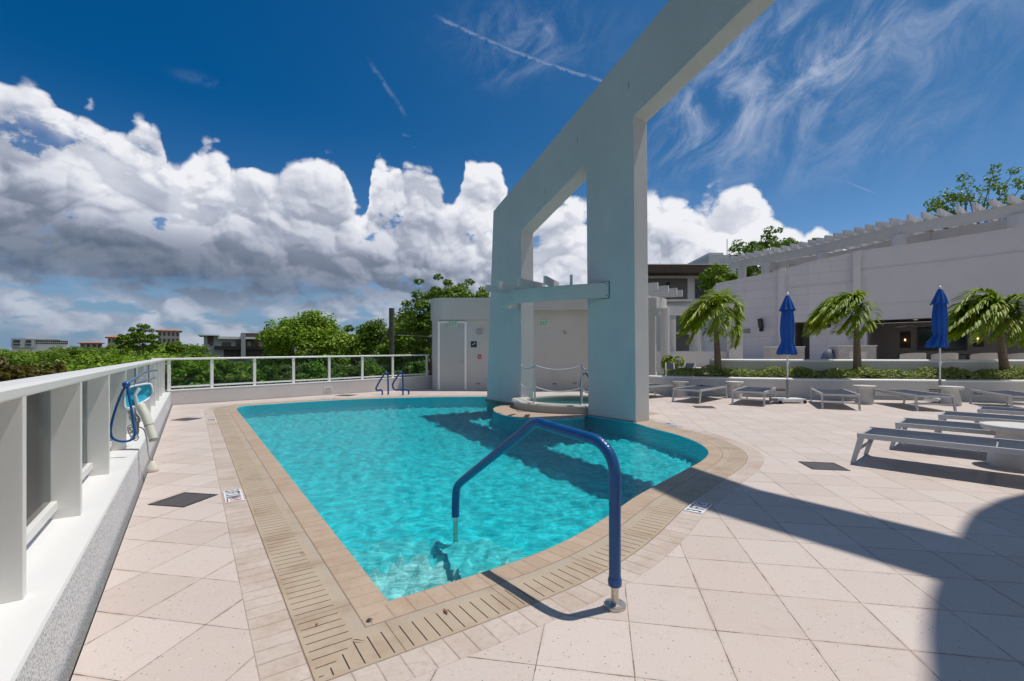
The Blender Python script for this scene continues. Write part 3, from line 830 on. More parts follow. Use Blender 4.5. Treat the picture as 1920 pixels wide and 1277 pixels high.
# ring canopy bolted to the arch
rc = thing('ring_canopy', 'curved pale beam with short rafters bolted to the arch over the spa', 'canopy', (0,0,0))
rp = catmull([(2.02,9.80),(1.57,9.88),(.82,10.26),(.24,10.74),(-.08,11.2),(-.27,11.75),(-.15,12.25),(.22,12.50)], 8)
mb = MB(); mb.curved_wall(rp, .13, 2.5, 2.8, side=-1); mb.build('beam', WHITE, rc)
for d in (-97,-111,-127,-143,-159):
    a = R(d); u = Vector((math.cos(a), math.sin(a), 0)); c = Vector((1.5, 12.0, 2.885))
    mb = MB(); mb.bar(c+u*2.27, c+u*1.25, .06, .165); mb.build('rafter', WHITE, rc)
br = AP(-.76, -.012)
mb = MB(); mb.bbox((AP(-.80,-.008)[0], AP(-.80,-.008)[1], 2.66), (.22, .012, .36), .003, rz=math.atan2(MV.y, MV.x)); pl = mb.build('bracket_plate', DARKM, rc)
mb = MB(); mb.bbox((AP(-.80,-.016)[0], AP(-.80,-.016)[1], 2.66), (.20, .012, .34), .003, rz=math.atan2(MV.y, MV.x)); mb.build('bracket_face', WHITE, rc)
for dz in (-.12, .12):
    for dt in (-.06, .06):
        q = AP(-.80+dt, -.026); mb = MB(); mb.bbox((q[0], q[1], 2.66+dz), (.02,.012,.02), .004, rz=math.atan2(MV.y, MV.x)); mb.build('bolt', DARKM, rc)

# ------------------------------------------------------------------ pool house
ph = thing('pool_house', 'white rounded pool house with deep top band behind the arch', 'building', (0, 17.3, 0))
def rel(pts): return [(x, y-17.3) for x, y in pts]
cor = arc(-2.45, 17.75, .55, math.pi, math.pi*1.5, 8)
lowp = rel([(-3.0, 21.5)]+cor+[(-2.72,17.2)][:0]+[(5.2,17.2),(5.2,21.5)])
mb = MB(); mb.prism(lowp, 0, 3.25); mb.build('wall', HOUSEW, ph)
corb = arc(-2.45, 17.75, .60, math.pi, math.pi*1.5, 10)
mb = MB(); mb.prism(rel([(-3.05, 21.55)]+corb+[(-.35, 17.15), (-.35, 21.55)]), 2.56, 3.36); mb.build('parapet_band', HOUSEW, ph)
cv = [(-.349,17.15),(0.6,16.98),(1.8,16.9),(3.0,16.95),(5.25,17.15)]
mb = MB(); mb.prism(rel([(-.349,21.5)]+catmull(cv, 5)+[(5.25,21.5)]), 2.9, 3.355); mb.build('parapet_band', HOUSEW, ph)
yf = 17.2-17.3
# door
for x0, x1, z0, z1 in ((-2.70,-2.62,0,2.50),(-1.73,-1.65,0,2.50),(-2.62,-1.73,2.44,2.50)):
    mb = MB(); mb.bbox(((x0+x1)/2, yf-.02, (z0+z1)/2), (x1-x0, .07, z1-z0), .006); mb.build('door_frame', PAINTW, ph)
mb = MB(); mb.bbox((-2.175, yf-.003, 1.225), (.885, .05, 2.425), .004); dr = mb.build('door', DOORM, ph)
mb = MB(); mb.tube([(-1.80,yf-.03,1.02),(-1.80,yf-.085,1.02),(-1.92,yf-.09,1.02)], .011, 8); mb.build('handle', STEEL, dr)
mb = MB(); mb.tube([(-1.80,yf-.03,1.14),(-1.80,yf-.055,1.14)], .025, 12); mb.build('lock', STEEL, dr)
mb = MB(); mb.bbox((-2.175, yf-.045, .010), (.95,.11,.02), .004); mb.build('threshold', STEEL, ph)

def fit(me, w, h):
    xs = [v.co.x for v in me.vertices]; ys = [v.co.y for v in me.vertices]; cx, cy = (min(xs)+max(xs))/2, (min(ys)+max(ys))/2
    for v in me.vertices: v.co.x = (v.co.x-cx)*w/(max(xs)-min(xs)); v.co.y = (v.co.y-cy)*h/(max(ys)-min(ys))
def sign(name, cx, cy, cz, w, h, face, letters, lm, label, cat, rz=0.0, size=None, depth=.03, frame=None, group=None, lw=None, lh=None):
    t = thing(name, label, cat, (cx, cy, cz), rz, group)
    mb = MB(); mb.bbox((0, -depth/2, 0), (w, depth, h), min(.006, depth*.3)); mb.build('panel', face, t)
    if letters:
        me = text_mesh(letters, size or h*.8, .002)
        if lw: fit(me, lw, lh)
        o = link('lettering', me, lm, t, (0, -depth-.002, 0)); o.rotation_euler = (R(90), 0, 0)
    return t
def wx(px, Y=17.2): return (px-960)/F*Y
def wz(py, Y=17.2): return H+(HY-py)/F*Y
YW = 17.198
sg = sign('exit_sign', wx(849.4), YW-.05, wz(608.5), .335, .22, GREENP, 'EXIT', GREENI, 'green and white EXIT sign over the pool house door', 'sign', size=.2, lw=.27, lh=.15)
sg = sign('exit_sign', wx(1020), YW, wz(606.5), .36, .25, GREENP, 'EXIT', GREENI, 'EXIT sign on the shower wall seen through the arch', 'sign', size=.2, lw=.28, lh=.15)
t = thing('wall_light', 'small square caged light on the wall right of the pool house door', 'light', (wx(899), YW, wz(622)))
mb = MB(); mb.bbox((0,-.03,0), (.17,.06,.18), .01); mb.build('housing', GREYP, t)
for z in (-.05, 0, .05): mb = MB(); mb.bbox((0,-.066,z), (.15,.01,.012), .002); mb.build('louvre', PAINTW, t)
t = sign('stair_sign', wx(888.3), YW, wz(645.7), .22, .22, NAVY, None, None, 'dark square stair sign beside the pool house door', 'sign', depth=.012)
mb = MB(); st = [(-.06,-.04),(-.06,-.025),(-.02,-.025),(-.02,.005),(.02,.005),(.02,.035),(.06,.035),(.06,.02),(.035,.02),(.035,-.01),(-.005,-.01),(-.005,-.04)]
mb.add([(x, -.0145, z+.02) for x, z in st], [tuple(range(len(st)))]); mb.build('stair_symbol', SIGNW, t)
t = thing('fire_alarm', 'small red fire alarm pull on the wall by the pool house door', 'alarm', (wx(899.2), YW, wz(669)))
mb = MB(); mb.bbox((0,-.02,0), (.11,.04,.14), .006); mb.build('box', REDP, t)
mb = MB(); mb.bbox((0,-.045,0), (.06,.012,.03), .003); mb.build('pull_handle', SIGNW, t)
def step_light(px, py, label, Y=17.198, w=.19, h=.085, m=DARKM):
    t = thing('recessed_vent', label, 'wall vent', (wx(px, Y), Y, wz(py, Y)), 0, 'low louvred vents in the white walls')
    mb = MB(); mb.bbox((0,-.004,0), (w,.012,h), .003); mb.build('frame', TABLEM, t)
    mb = MB(); mb.bbox((0,-.0125,h*.18), (w*.86,.006,h*.22), .001); mb.bbox((0,-.0125,-h*.2), (w*.86,.006,h*.22), .001); mb.build('slot', m, t)
    return t
step_light(896.5, 719.3, 'low dark vent under the fire alarm'); step_light(1040, 719.5, 'left low vent of the shower wall'); step_light(1077.5, 718, 'right low vent of the shower wall')
t = thing('wall_shower', 'chrome shower head high on the wall behind the spa', 'shower', (wx(1057), YW, wz(624)))
mb = MB(); mb.tube([(0,0,.04),(0,-.10,.05),(.02,-.15,0)], .014, 10); mb.build('arm', STEEL, t)
mb = MB(); mb.lathe([(.02,.02),(.055,-.03),(.055,-.05)], (.03,-.17,-.02), 18); mb.build('rose', STEEL, t)
t = thing('shower_valve', 'round metal shower valve below the shower head', 'valve', (wx(1058), YW, wz(667.5)))
mb = MB(); mb.tube([(0,0,0),(0,-.015,0)], .065, 24); mb.tube([(0,-.015,0),(0,-.06,0)], .025, 12); mb.build('plate', STEEL, t)
mb = MB(); mb.bar((0,-.055,0), (.06,-.055,-.03), .018, .014); mb.build('lever', STEEL, t)

# ------------------------------------------------------------------ parapets and glass railings
pw = thing('parapet_wall', 'pebble finished parapet with smooth white top along the left edge', 'wall', (0,0,0))
def slanted(c0a, c1a, c0b, c1b, z0, z1, y0, y1a, y1b):
    mb = MB(); P = [(*LW(c0a, y0), z0), (*LW(c0a, y1a), z0), (*LW(c1a, y1b), z0), (*LW(c1a, y0), z0), (*LW(c0b, y0), z1), (*LW(c0b, y1a), z1), (*LW(c1b, y1b), z1), (*LW(c1b, y0), z1)]
    return mb.add(P, [(0,1,2,3),(7,6,5,4),(0,4,5,1),(1,5,6,2),(2,6,7,3),(3,7,4,0)])
slanted(.517, 1.10, .556, 1.10, -1.4, .325, -4, 12.25, 12.6).build('wall_body', PEBBLE, pw)
slanted(.553, 1.11, .560, 1.11, .3255, .342, -4, 12.25, 12.6).build('cap', PAINTW, pw)
bw0, bw1 = Vector((-8.83, 12.17)), Vector((-3.02, 18.34)); bd = (bw1-bw0).normalized(); bn = Vector((-bd.y, bd.x))
pb = thing('parapet_wall', 'rough rendered parapet behind the far end of the pool', 'wall', (0,0,0))
def q(s, n): p = bw0+bd*s+bn*n; return (p.x, p.y)
LB = (bw1-bw0).length
ztop = lambda s: .365+.09*s/LB
mb = MB(); P = [(*q(-.02,0),-1.4),(*q(LB,0),-1.4),(*q(LB,.36),-1.4),(*q(-.02,.36),-1.4),(*q(-.02,0),ztop(0)),(*q(LB,0),ztop(LB)),(*q(LB,.36),ztop(LB)),(*q(-.02,.36),ztop(0))]
mb.add(P, [(0,1,2,3),(7,6,5,4),(0,4,5,1),(1,5,6,2),(2,6,7,3),(3,7,4,0)])
ROUGH = mat('rough_render', rough=.85, build=b_stucco((.60,.57,.55), .08, 26, .9, .15))
mb.build('wall_body', ROUGH, pb)
mb = MB(); P = [(*q(-.03,-.006),ztop(0)+.001),(*q(LB,-.006),ztop(LB)+.001),(*q(LB,.37),ztop(LB)+.001),(*q(-.03,.37),ztop(0)+.001),(*q(-.03,-.006),ztop(0)+.022),(*q(LB,-.006),ztop(LB)+.022),(*q(LB,.37),ztop(LB)+.022),(*q(-.03,.37),ztop(0)+.022)]
mb.add(P, [(0,1,2,3),(7,6,5,4),(0,4,5,1),(1,5,6,2),(2,6,7,3),(3,7,4,0)]); mb.build('cap', PAINTW, pb)

lr_ = thing('glass_railing', 'white railing with deep fin posts and glass on the left parapet', 'railing', (0,0,0))
ang = math.atan2(LW(0,1)[1]-LW(0,0)[1], LW(0,1)[0]-LW(0,0)[0])   # along the wall
cL, z0r = .775, 1.203
mb = MB(); hw = .066
sec = [(-hw,-.030),(hw,-.030),(hw+.006,-.022),(hw+.006,.010),(hw-.008,.024),(-hw+.008,.024),(-hw-.006,.010),(-hw-.006,-.022)]
dirw = Vector((math.cos(ang), math.sin(ang))); nw = Vector((dirw.y, -dirw.x))
def sweep(mb, a, b, za, zb, sec, nrm):
    m_ = len(sec); vs = [(a[0]+nrm.x*s, a[1]+nrm.y*s, za+z) for s, z in sec]+[(b[0]+nrm.x*s, b[1]+nrm.y*s, zb+z) for s, z in sec]
    return mb.add(vs, [(i, (i+1)%m_, m_+(i+1)%m_, m_+i) for i in range(m_)]+[tuple(range(m_))[::-1], tuple(range(m_, 2*m_))])
Yend = 12.42
sweep(mb, LW(cL, -3), LW(cL, Yend), z0r, z0r-.012, sec, nw); mb.build('top_rail', RAILW, lr_)
posts_Y = [1.95+1.0*k for k in range(-2, 11)]
for Yk in posts_Y:
    a = Vector(LW(.69, Yk)); c_ = a-nw*.11
    mb = MB(); mb.bbox((c_.x, c_.y, (.342+1.172)/2), (.05, .22, 1.172-.342), .004, rz=ang); mb.build('post', RAILW, lr_)
for i in range(len(posts_Y)-1):
    a = Vector(LW(.86, posts_Y[i]+.10)); b = Vector(LW(.86, posts_Y[i+1]+.10))
    a = a+dirw*.03-nw*0; b = b-dirw*.03
    mb = MB(); mb.bar((a.x, a.y, .425), (b.x, b.y, .425), .07, .05); mb.build('bottom_rail', RAILW, lr_)
    mb = MB(); mb.bar((a.x, a.y, .8125), (b.x, b.y, .8125), .010, .722); mb.build('glass_panel', GLASS, lr_)
br_ = thing('glass_railing', 'white glass panel railing on the parapet behind the pool', 'railing', (0,0,0))
nb = bn
pA = Vector(LW(cL, Yend-.03)); 
zr = lambda s: 1.192+.085*s/LB
def qs(px):   # distance along the wall where an upright stands in the picture
    k = (px-960)/F; p = bw0+bn*.18
    return (k*p.y-p.x)/(bd.x-k*bd.y)
pxs = [397, 477, 550, 617, 679, 736, 800]
ss_ = [qs(p) for p in pxs]
mb = MB(); sweep(mb, q(-.35,.18), q(ss_[-1]+.1,.18), zr(0), zr(LB), [(-.045,-.028),(.045,-.028),(.05,-.02),(.05,.012),(.04,.022),(-.04,.022),(-.05,.012),(-.05,-.02)], bn); mb.build('top_rail', RAILW, br_)
angb = math.atan2(bd.y, bd.x)
allp = [.02]+ss_
for s in allp:
    p = q(s, .18); zb = ztop(s)+.022
    mb = MB(); mb.bbox((p[0], p[1], (zb+zr(s)-.03)/2), (.075, .06, zr(s)-.03-zb), .004, rz=angb); mb.build('post', RAILW, br_)
for i in range(len(allp)-1):
    a, b = allp[i]+.045, allp[i+1]-.045; pa, pb_ = q(a, .18), q(b, .18); za, zb = ztop(a)+.075, ztop(b)+.075
    mb = MB(); mb.bar((*pa, za+.02), (*pb_, zb+.02), .05, .045); mb.build('bottom_rail', RAILW, br_)
    mb = MB(); P = [(*q(a,.176),za+.04),(*q(b,.176),zb+.04),(*q(b,.186),zb+.04),(*q(a,.186),za+.04),(*q(a,.176),zr(a)-.03),(*q(b,.176),zr(b)-.03),(*q(b,.186),zr(b)-.03),(*q(a,.186),zr(a)-.03)]
    mb.add(P, [(0,1,2,3),(7,6,5,4),(0,4,5,1),(1,5,6,2),(2,6,7,3),(3,7,4,0)]); mb.build('glass_panel', GLASS, br_)
# small vent in the back wall and slots in the left wall
t = thing('recessed_vent', 'small louvred vent in the parapet behind the pool', 'wall vent', (0,0,0), 0, 'low louvred vents in the white walls')
s = qs(613)-.05; p = q(s, -.006); t.location = (*p, .19); t.rotation_euler = (0,0,angb)
mb = MB(); mb.bbox((0,0,0), (.27,.012,.13), .003); mb.build('frame', PAINTW, t)
mb = MB()
for z in (-.035, 0, .035): mb.bbox((0,-.007,z), (.22,.006,.014), .001)
mb.build('slot', GREYP, t)
# ------------------------------------------------------------------ pool handrails
def handrail(name, path, r, label, foot=None, flange=True):
    t = thing(name, label, 'handrail', path[0])
    o = Vector(path[0])
    P = [Vector(p)-o for p in path]
    return t, P
t = thing('handrail', 'bent blue covered handrail with a steel foot at the near pool corner', 'handrail', (.547, 2.51, 0))
o = Vector((.547, 2.51, 0)); hd = Vector((-.6, .8, 0))
pw_ = [(0,0,.125),(0,0,.35),(0,0,.62),(0,0,.70)]
c1 = Vector((0,0,.70)); 
bend = []
for k in range(1, 9):
    a = k/8*R(86); bend.append(Vector((0,0,.70))+hd*(.17*(1-math.cos(a)))+Vector((0,0,.17*math.sin(a))))
end1 = bend[-1]; p2 = hd*.66+Vector((0,0,.905))
p3 = hd*1.62+Vector((0,0,.30)); p4 = hd*1.68+Vector((0,0,.16)); p5 = hd*1.68+Vector((0,0,.015))
straight = [end1.lerp(p2, k/5) for k in range(1, 5)]
sm = catmull([tuple(p) for p in (p2-hd*.07-Vector((0,0,.001)), p2-hd*.02+Vector((0,0,.0)), p2+hd*.04-Vector((0,0,.02)), p2+(p3-p2)*.12)], 4)
sl = [p2.lerp(p3, k/8) for k in range(2, 8)]
lo = catmull([tuple(p) for p in (p2.lerp(p3,.93), p3+hd*.035-Vector((0,0,.04)), p4-Vector((0,0,.02)), p5)], 5)
path = [Vector(p) for p in pw_]+bend+straight+[Vector(p) for p in sm]+sl+[Vector(p) for p in lo]
mb = MB(); mb.tube(path, .0315, 20); mb.build('grip_cover', BLUEV, t)
mb = MB(); mb.lathe([(.030,.112),(.036,.118),(.037,.145),(.033,.16)], seg=24); mb.build('collar', BLUEV, t)
mb = MB(); mb.tube([(0,0,.0),(0,0,.12)], .020, 20); mb.build('steel_tube', STEEL, t); mb = MB(); mb.tube([tuple(p5+Vector((0,0,.03))), tuple(p5-Vector((0,0,.212)))], .020, 14); mb.build('steel_tube', STEEL, t)
mb = MB(); mb.lathe([(.058,0),(.058,.016),(.055,.020),(.030,.022),(.024,.028)], seg=36, smooth=False); mb.build('flange', STEEL, t)

def ladder(label, pts, Y, dy):
    b = pts[0]; X0 = (b[0]-960)/F*Y
    t = thing('grab_rail', label, 'handrail', (X0, Y, 0), 0, 'pair of blue grab rails at the far pool edge')
    P = []
    for (px, py), d in zip(pts, dy):
        Yk = Y+d; P.append(((px-960)/F*Yk-X0, d, H+(HY-py)/F*Yk))
    mb = MB(); mb.tube(catmull(P, 6), .027, 12); mb.build('rail', BLUEV, t)
    for k in (0, -1):
        mb = MB(); mb.lathe([(.05,0),(.05,.012),(.03,.018)], (P[k][0], P[k][1], 0), 18); mb.build('flange', STEEL, t)
ladder('left blue grab rail at the far edge of the pool', [(728,740.8),(727.6,715),(726.8,702),(724,698),(720.5,701),(709,720),(705.3,728),(706.5,731.6),(711,731.8),(714.6,731.0),(716.6,734),(716.9,740.8)], 15.16, [0,0,0,0,-.03,-.06,-.08,-.08,-.05,-.02,0,0])
ladder('right blue grab rail at the far edge of the pool, in the shade', [(755.6,740.8),(755.4,715),(754.6,702),(752.6,697.6),(749.2,700),(738.5,716),(736.2,722),(737.4,728),(741.5,731.2),(750,731),(760,729.6),(764.2,730.5),(766.2,735),(766.3,740.8)], 15.16, [0,0,0,0,-.03,-.06,-.08,-.08,-.08,-.06,-.03,0,0,0])

# ------------------------------------------------------------------ depth markers
def marker(label, x, y, rz, txt, L=.30, W=.155, size=.13, nosign=True):
    """tile lying on the border; local +x runs along the reading direction"""
    t = thing('depth_marker', label, 'depth marker', (x, y, 0), rz, 'depth marker tiles round the pool')
    mb = MB(); mb.bbox((0,0,.004), (L, W, .006), .001); mb.build('tile', SIGNW, t)
    tl = L-(.105 if nosign else .02)
    me = text_mesh(txt, size, .0008)
    xs = [v.co.x for v in me.vertices]; ys = [v.co.y for v in me.vertices]; w = max(xs)-min(xs); h = max(ys)-min(ys)
    for v in me.vertices:
        v.co.x = (v.co.x-(min(xs)+max(xs))/2)*(tl-.03)/w - L/2+tl/2+.005; v.co.y = (v.co.y-(min(ys)+max(ys))/2)*(W-.03)/h
    link('lettering', me, INK, t, (0,0,.0085))
    if nosign:
        c = (L/2-.055, .012); mb = MB(); ro, ri = .045, .037; n = 28
        vs = [(c[0]+ro*math.cos(2*math.pi*k/n), c[1]+ro*math.sin(2*math.pi*k/n), .0085) for k in range(n)]+[(c[0]+ri*math.cos(2*math.pi*k/n), c[1]+ri*math.sin(2*math.pi*k/n), .0085) for k in range(n)]
        mb.add(vs, [(k, (k+1)%n, n+(k+1)%n, n+k) for k in range(n)])
        d = .027; mb.add([(c[0]-d-.004,c[1]-d+.004,.009),(c[0]-d+.004,c[1]-d-.004,.009),(c[0]+d+.004,c[1]+d-.004,.009),(c[0]+d-.004,c[1]+d+.004,.009)], [(0,1,2,3)])
        mb.add([(c[0]-.02,c[1]+.004,.0088),(c[0]-.016,c[1]-.006,.0088),(c[0]+.02,c[1]+.010,.0088),(c[0]+.014,c[1]+.018,.0088)], [(0,1,2,3)])
        mb.build('no_diving_symbol', REDM, t)
        me = text_mesh('NO DIVING', .017, .0006); link('warning_text', me, REDM, t, (L/2-.055, -W/2+.018, .0085))
    return t
def on_border(px, py):
    p = Vector(G(px, py)); best = None
    C = [((O2[i][0]+O3[i][0])/2, (O2[i][1]+O3[i][1])/2) for i in range(len(O2))]
    for i in range(len(C)-1):
        a, b = Vector(C[i]), Vector(C[i+1]); ab = b-a
        if ab.length < 1e-6: continue
        u = max(0, min(1, (p-a).dot(ab)/ab.length_squared)); c = a+ab*u
        d = (p-c).length
        if best is None or d < best[0]: best = (d, c, math.atan2(ab.y, ab.x))
    return best[1], best[2]
# left one: read from the pool side, letters face the wall
c, a = on_border(433, 931); marker('depth marker tile reading 3 FT 3 IN on the left pool border', c.x, c.y, a+math.pi, '3 FT 3 IN', L=.42, W=.15)
c, a = on_border(1314, 953); marker('depth marker tile reading 3 FT half in shade on the right border', c.x, c.y, a+math.pi, '3 FT', L=.31, W=.155)
c, a = on_border(1264, 796.5); marker('depth marker tile reading 3 FT 3 IN just right of the arch', c.x, c.y, a+math.pi, '3 FT 3 IN', L=.52, W=.155)
c, a = on_border(391, 788.5); marker('small plain notice tile at the far left corner of the pool border', c.x, c.y, a+math.pi, '3 FT', L=.26, W=.15)
c, a = on_border(614, 746.5); marker('depth marker tile on the border below the back parapet', c.x, c.y, a+math.pi, '3 FT 3 IN', L=.60, W=.17)

# ------------------------------------------------------------------ floor drains
def drain(px, py, label, s=.33):
    x, y = G(px, py); t = thing('floor_drain', label, 'drain', (x, y, 0), math.atan2(E1[1], E1[0]), 'square dark grates let into the paving')
    mb = MB(); h = s/2; mb.add([(-h,-h,.003),(h,-h,.003),(h,h,.003),(-h,h,.003)], [(0,1,2,3)], [[(0,0),(1,0),(1,1),(0,1)]]); mb.build('grate', DRAIN, t)
    mb = MB(); 
    for cx, cy, sx, sy in ((0,h+.008,s+.03,.014),(0,-h-.008,s+.03,.014),(h+.008,0,.014,s),(-h-.008,0,.014,s)): mb.box((cx,cy,.001), (sx,sy,.008))
    mb.build('frame', DARKM, t)
drain(345, 937, 'dark square grate in the paving by the left depth marker', .345)
drain(349.5, 786.3, 'dark grate in the paving at the far left of the pool', .36)
drain(1543.5, 874, 'dark grate in the paving in front of the right loungers', .37)
drain(1320, 763.4, 'thin dark grate in the paving before the back row of loungers', .45)
drain(649, 741.5, 'dark grate below the parapet behind the pool', .5)

# ------------------------------------------------------------------ loungers
LW_, LL_, LH_ = .78, 2.0, .375
def make_lounger(label):
    t = thing('sun_lounger', label, 'sun lounger', (0,0,0), 0, 'grey mesh sun loungers on the deck')
    # local: x across (0..w), y along (0..L), origin at one foot-end corner
    for i, x in enumerate((.022, LW_-.022)):
        mb = MB(); mb.bbox((x, LL_/2, LH_-.03), (.044, LL_, .058), .006); mb.build('side_rail', LGREY, t)
    for y in (.02, LL_-.02):
        mb = MB(); mb.bbox((LW_/2, y, LH_-.035), (LW_-.09, .03, .04), .004); mb.build('end_rail', LGREY, t)
    for y0, y1 in ((.035, 1.178), (1.192, LL_-.035)):
        nx, ny = 8, 14; mb = MB(); vs = []
        for j in range(ny+1):
            for i in range(nx+1):
                u, v = i/nx, j/ny; x = .03+(LW_-.06)*u
                vs.append((x, y0+(y1-y0)*v, LH_-.006-.018*(1-(2*u-1)**2)))
        fs = [(j*(nx+1)+i, j*(nx+1)+i+1, (j+1)*(nx+1)+i+1, (j+1)*(nx+1)+i) for j in range(ny) for i in range(nx)]
        n = len(vs); vs2 = [(x, y, z-.006) for x, y, z in vs]
        mb.add(vs, fs, smooth=True); mb.add(vs2, [f[::-1] for f in fs], smooth=True)
        o = mb.build('sling', SLING, t)
    mb = MB(); mb.bbox((LW_/2, 1.185, LH_-.050), (LW_-.09, .06, .03), .004); mb.build('hinge_bar', LGREY, t)
    for y in (.42, 1.05, 1.62):
        pts = [(x, y, LH_-.055-.05*(1-(2*x/LW_-1)**2)) for x in [.04+(LW_-.08)*k/8 for k in range(9)]]
        mb = MB(); mb.tube(pts, .012, 8); mb.build('support_bow', LGREY, t)
    for ye, s in ((.04, -1), (LL_-.04, 1)):
        for x in (.022, LW_-.022):
            mb = MB(); top = Vector((x, ye, LH_-.055)); bot = Vector((x, ye+s*.085, .0))
            a, b = .032, .022
            vs = [top+Vector((-.018,-a,0)), top+Vector((.018,-a,0)), top+Vector((.018,a,0)), top+Vector((-.018,a,0)), bot+Vector((-.018,-b,0)), bot+Vector((.018,-b,0)), bot+Vector((.018,b,0)), bot+Vector((-.018,b,0))]
            mb.add(vs, [(0,1,2,3),(7,6,5,4),(0,4,5,1),(1,5,6,2),(2,6,7,3),(3,7,4,0)]); lg = mb.build('leg', LGREY, t)
        mb = MB(); mb.bbox((LW_/2, ye+s*.045, .165), (LW_-.08, .022, .032), .004); mb.build('stretcher', LGREY, t)
    return t
first = make_lounger('nearest grey lounger, in the foreground at right beside the near table')
def place(o, x, y, l_deg, label):
    o.location = (x, y, 0); o.rotation_euler = (0, 0, R(l_deg-90)); o['label'] = label
def lounger(x, y, l_deg, label):
    c = copy_tree(first); place(c, x, y, l_deg, label); return c
# right group: length runs away to the right; origin at the far-left corner so that width points along +x local
def flip(x, y, l_deg):   # given the near-left corner and length direction, width to its left
    return x-LW_*math.cos(R(l_deg-90)), y-LW_*math.sin(R(l_deg-90))
for i, (x, y, lab) in enumerate(((4.20,5.75,first['label']), (5.38,6.63,'second lounger of the right group, just behind the near table'), (6.75,7.48,'third lounger of the right group, with a raised grey end rail'), (8.10,8.22,'farthest lounger of the right group, only its foot end in view'))):
    l = -47.0
    ox, oy = flip(x, y, l)
    if i == 0: place(first, ox, oy, l, lab); 
    else: lounger(ox, oy, l, lab)
lounger(2.95, 14.1, 35, 'lounger half hidden by the right leg of the arch')
lounger(4.46, 13.1, 47, 'lounger left of the second cast stone table in the back row')
lounger(5.75, 12.35, 54, 'lounger directly left of the wheeled umbrella base')
lounger(7.50, 11.45, 64, 'lounger directly right of the wheeled umbrella base, darker shade on its head')
lounger(9.40, 11.0, 76, 'lounger in front of the second umbrella, between two white tables')
lounger(11.5, 10.9, 65, 'lounger at the right end of the back row, cut by the picture edge')

# ------------------------------------------------------------------ side tables
def make_table(label):
    t = thing('side_table', label, 'side table', (0,0,0), 0, 'round cast stone side tables')
    mb = MB(); mb.lathe([(.20,.405),(.285,.42),(.315,.445),(.322,.475),(.318,.488),(.305,.494),(.29,.490),(.001,.490)], seg=48, cap=False); mb.lathe([(.001,.4049),(.20,.405)], seg=48, cap=False); mb.build('table_top', TABLEM, t)
    mb = MB(); mb.lathe([(.262,0),(.265,.02),(.255,.12),(.225,.26),(.19,.345),(.175,.375),(.185,.404)], seg=48); mb.build('pedestal', TABLEM, t)
    return t
tb = make_table('nearest round stone table, between the two nearest loungers')
tb.location = (6.02, 5.62, 0)
for x, y, lab in ((5.22,14.6,'round table beside the lounger behind the arch leg'), (6.78,14.38,'round table at the heads of the two loungers left of the umbrella base'), (9.42,12.62,'round table right of the lounger next to the umbrella base'), (11.42,12.28,'round table in front of the second umbrella pole')):
    c = copy_tree(tb); c.location = (x, y, 0); c['label'] = lab; c.scale = (.80, .80, .98)

# ------------------------------------------------------------------ umbrellas
def umbrella(x, y, ztop_, label, seed, blow, base_w):
    rnd = random.Random(seed)
    t = thing('closed_umbrella', label, 'umbrella', (x, y, 0), 0, 'closed blue umbrellas on the deck')
    mb = MB(); mb.tube([(0,0,.06),(0,0,ztop_-.02)], .021, 14); mb.build('pole', POLEM, t)
    mb = MB(); mb.tube([(0,0,.06),(0,0,.62)], .032, 14); mb.build('sleeve', GREYP, t)
    mb = MB(); mb.lathe([(.028,1.02),(.034,1.05),(.034,1.12),(.026,1.15)], seg=16); mb.bar((0,-.02,1.08),(0.07,-.05,1.10),.012,.012); mb.build('crank', POLEM, t)
    mb = MB(); mb.lathe([(.0,.06),(.035,.04),(.04,.0),(.03,-.03)], (0,0,ztop_-.02), 16); mb.build('finial', POLEM, t)
    b = MB(); b.bbox((0,0,.075), (base_w,.46,.09), .012); b.build('base', PAINTW, t)
    for sx in (-1, 1):
        w = MB(); w.tube([(sx*(base_w/2-.05),-.26,.04),(sx*(base_w/2-.05),-.22,.04)], .04, 16); w.build('wheel', BLACK, t)
    def skirt(zs, rs, offs, nf, amp, name, ph):
        seg = 72; mb = MB(); vs = []
        for i, (z, r, of) in enumerate(zip(zs, rs, offs)):
            k = i/(len(zs)-1)
            for s in range(seg):
                a = 2*math.pi*s/seg
                f = abs(math.sin(a*nf/2+ph+.35*math.sin(3*k+ph)))**.7
                rr = r*(1-amp*(.5+.5*k)+amp*(.6+.7*k)*f)
                vs.append((rr*math.cos(a)+of, rr*math.sin(a)*.9, z+(.02*math.sin(a*nf+1) if i == len(zs)-1 else 0)))
        n = len(zs)
        mb.add(vs, [(i*seg+s, i*seg+(s+1)%seg, (i+1)*seg+(s+1)%seg, (i+1)*seg+s) for i in range(n-1) for s in range(seg)], smooth=True)
        return mb.build(name, BLUEF, t)
    h = ztop_
    zs = [h-.06,h-.42,h-.50,h-.7,h-.95,h-1.15,h-1.27,h-1.36,h-1.48,h-1.60,h-1.64]
    rs = [.04,.13,.145,.165,.175,.165,.145,.16,.205,.24,.23]
    offs = [0,0,0,-.004,-.008,-.004,0,-.01*blow,-.04*blow,-.05*blow,-.04*blow]
    skirt(zs, rs, offs, 8, .34, 'canopy', seed)
    skirt([h-.04,h-.10,h-.25,h-.40,h-.455], [.035,.07,.13,.18,.20], [0,0,0,-.006*blow,-.01*blow], 8, .30, 'vent_flap', seed+.7)
umbrella(7.50, 12.85, 2.96, 'closed blue umbrella on a white wheeled base in the back row', 1, .4, .76)
umbrella(11.66, 12.86, 3.14, 'closed blue umbrella between two palms, its hem blown to the left', 2, 1.9, .5)

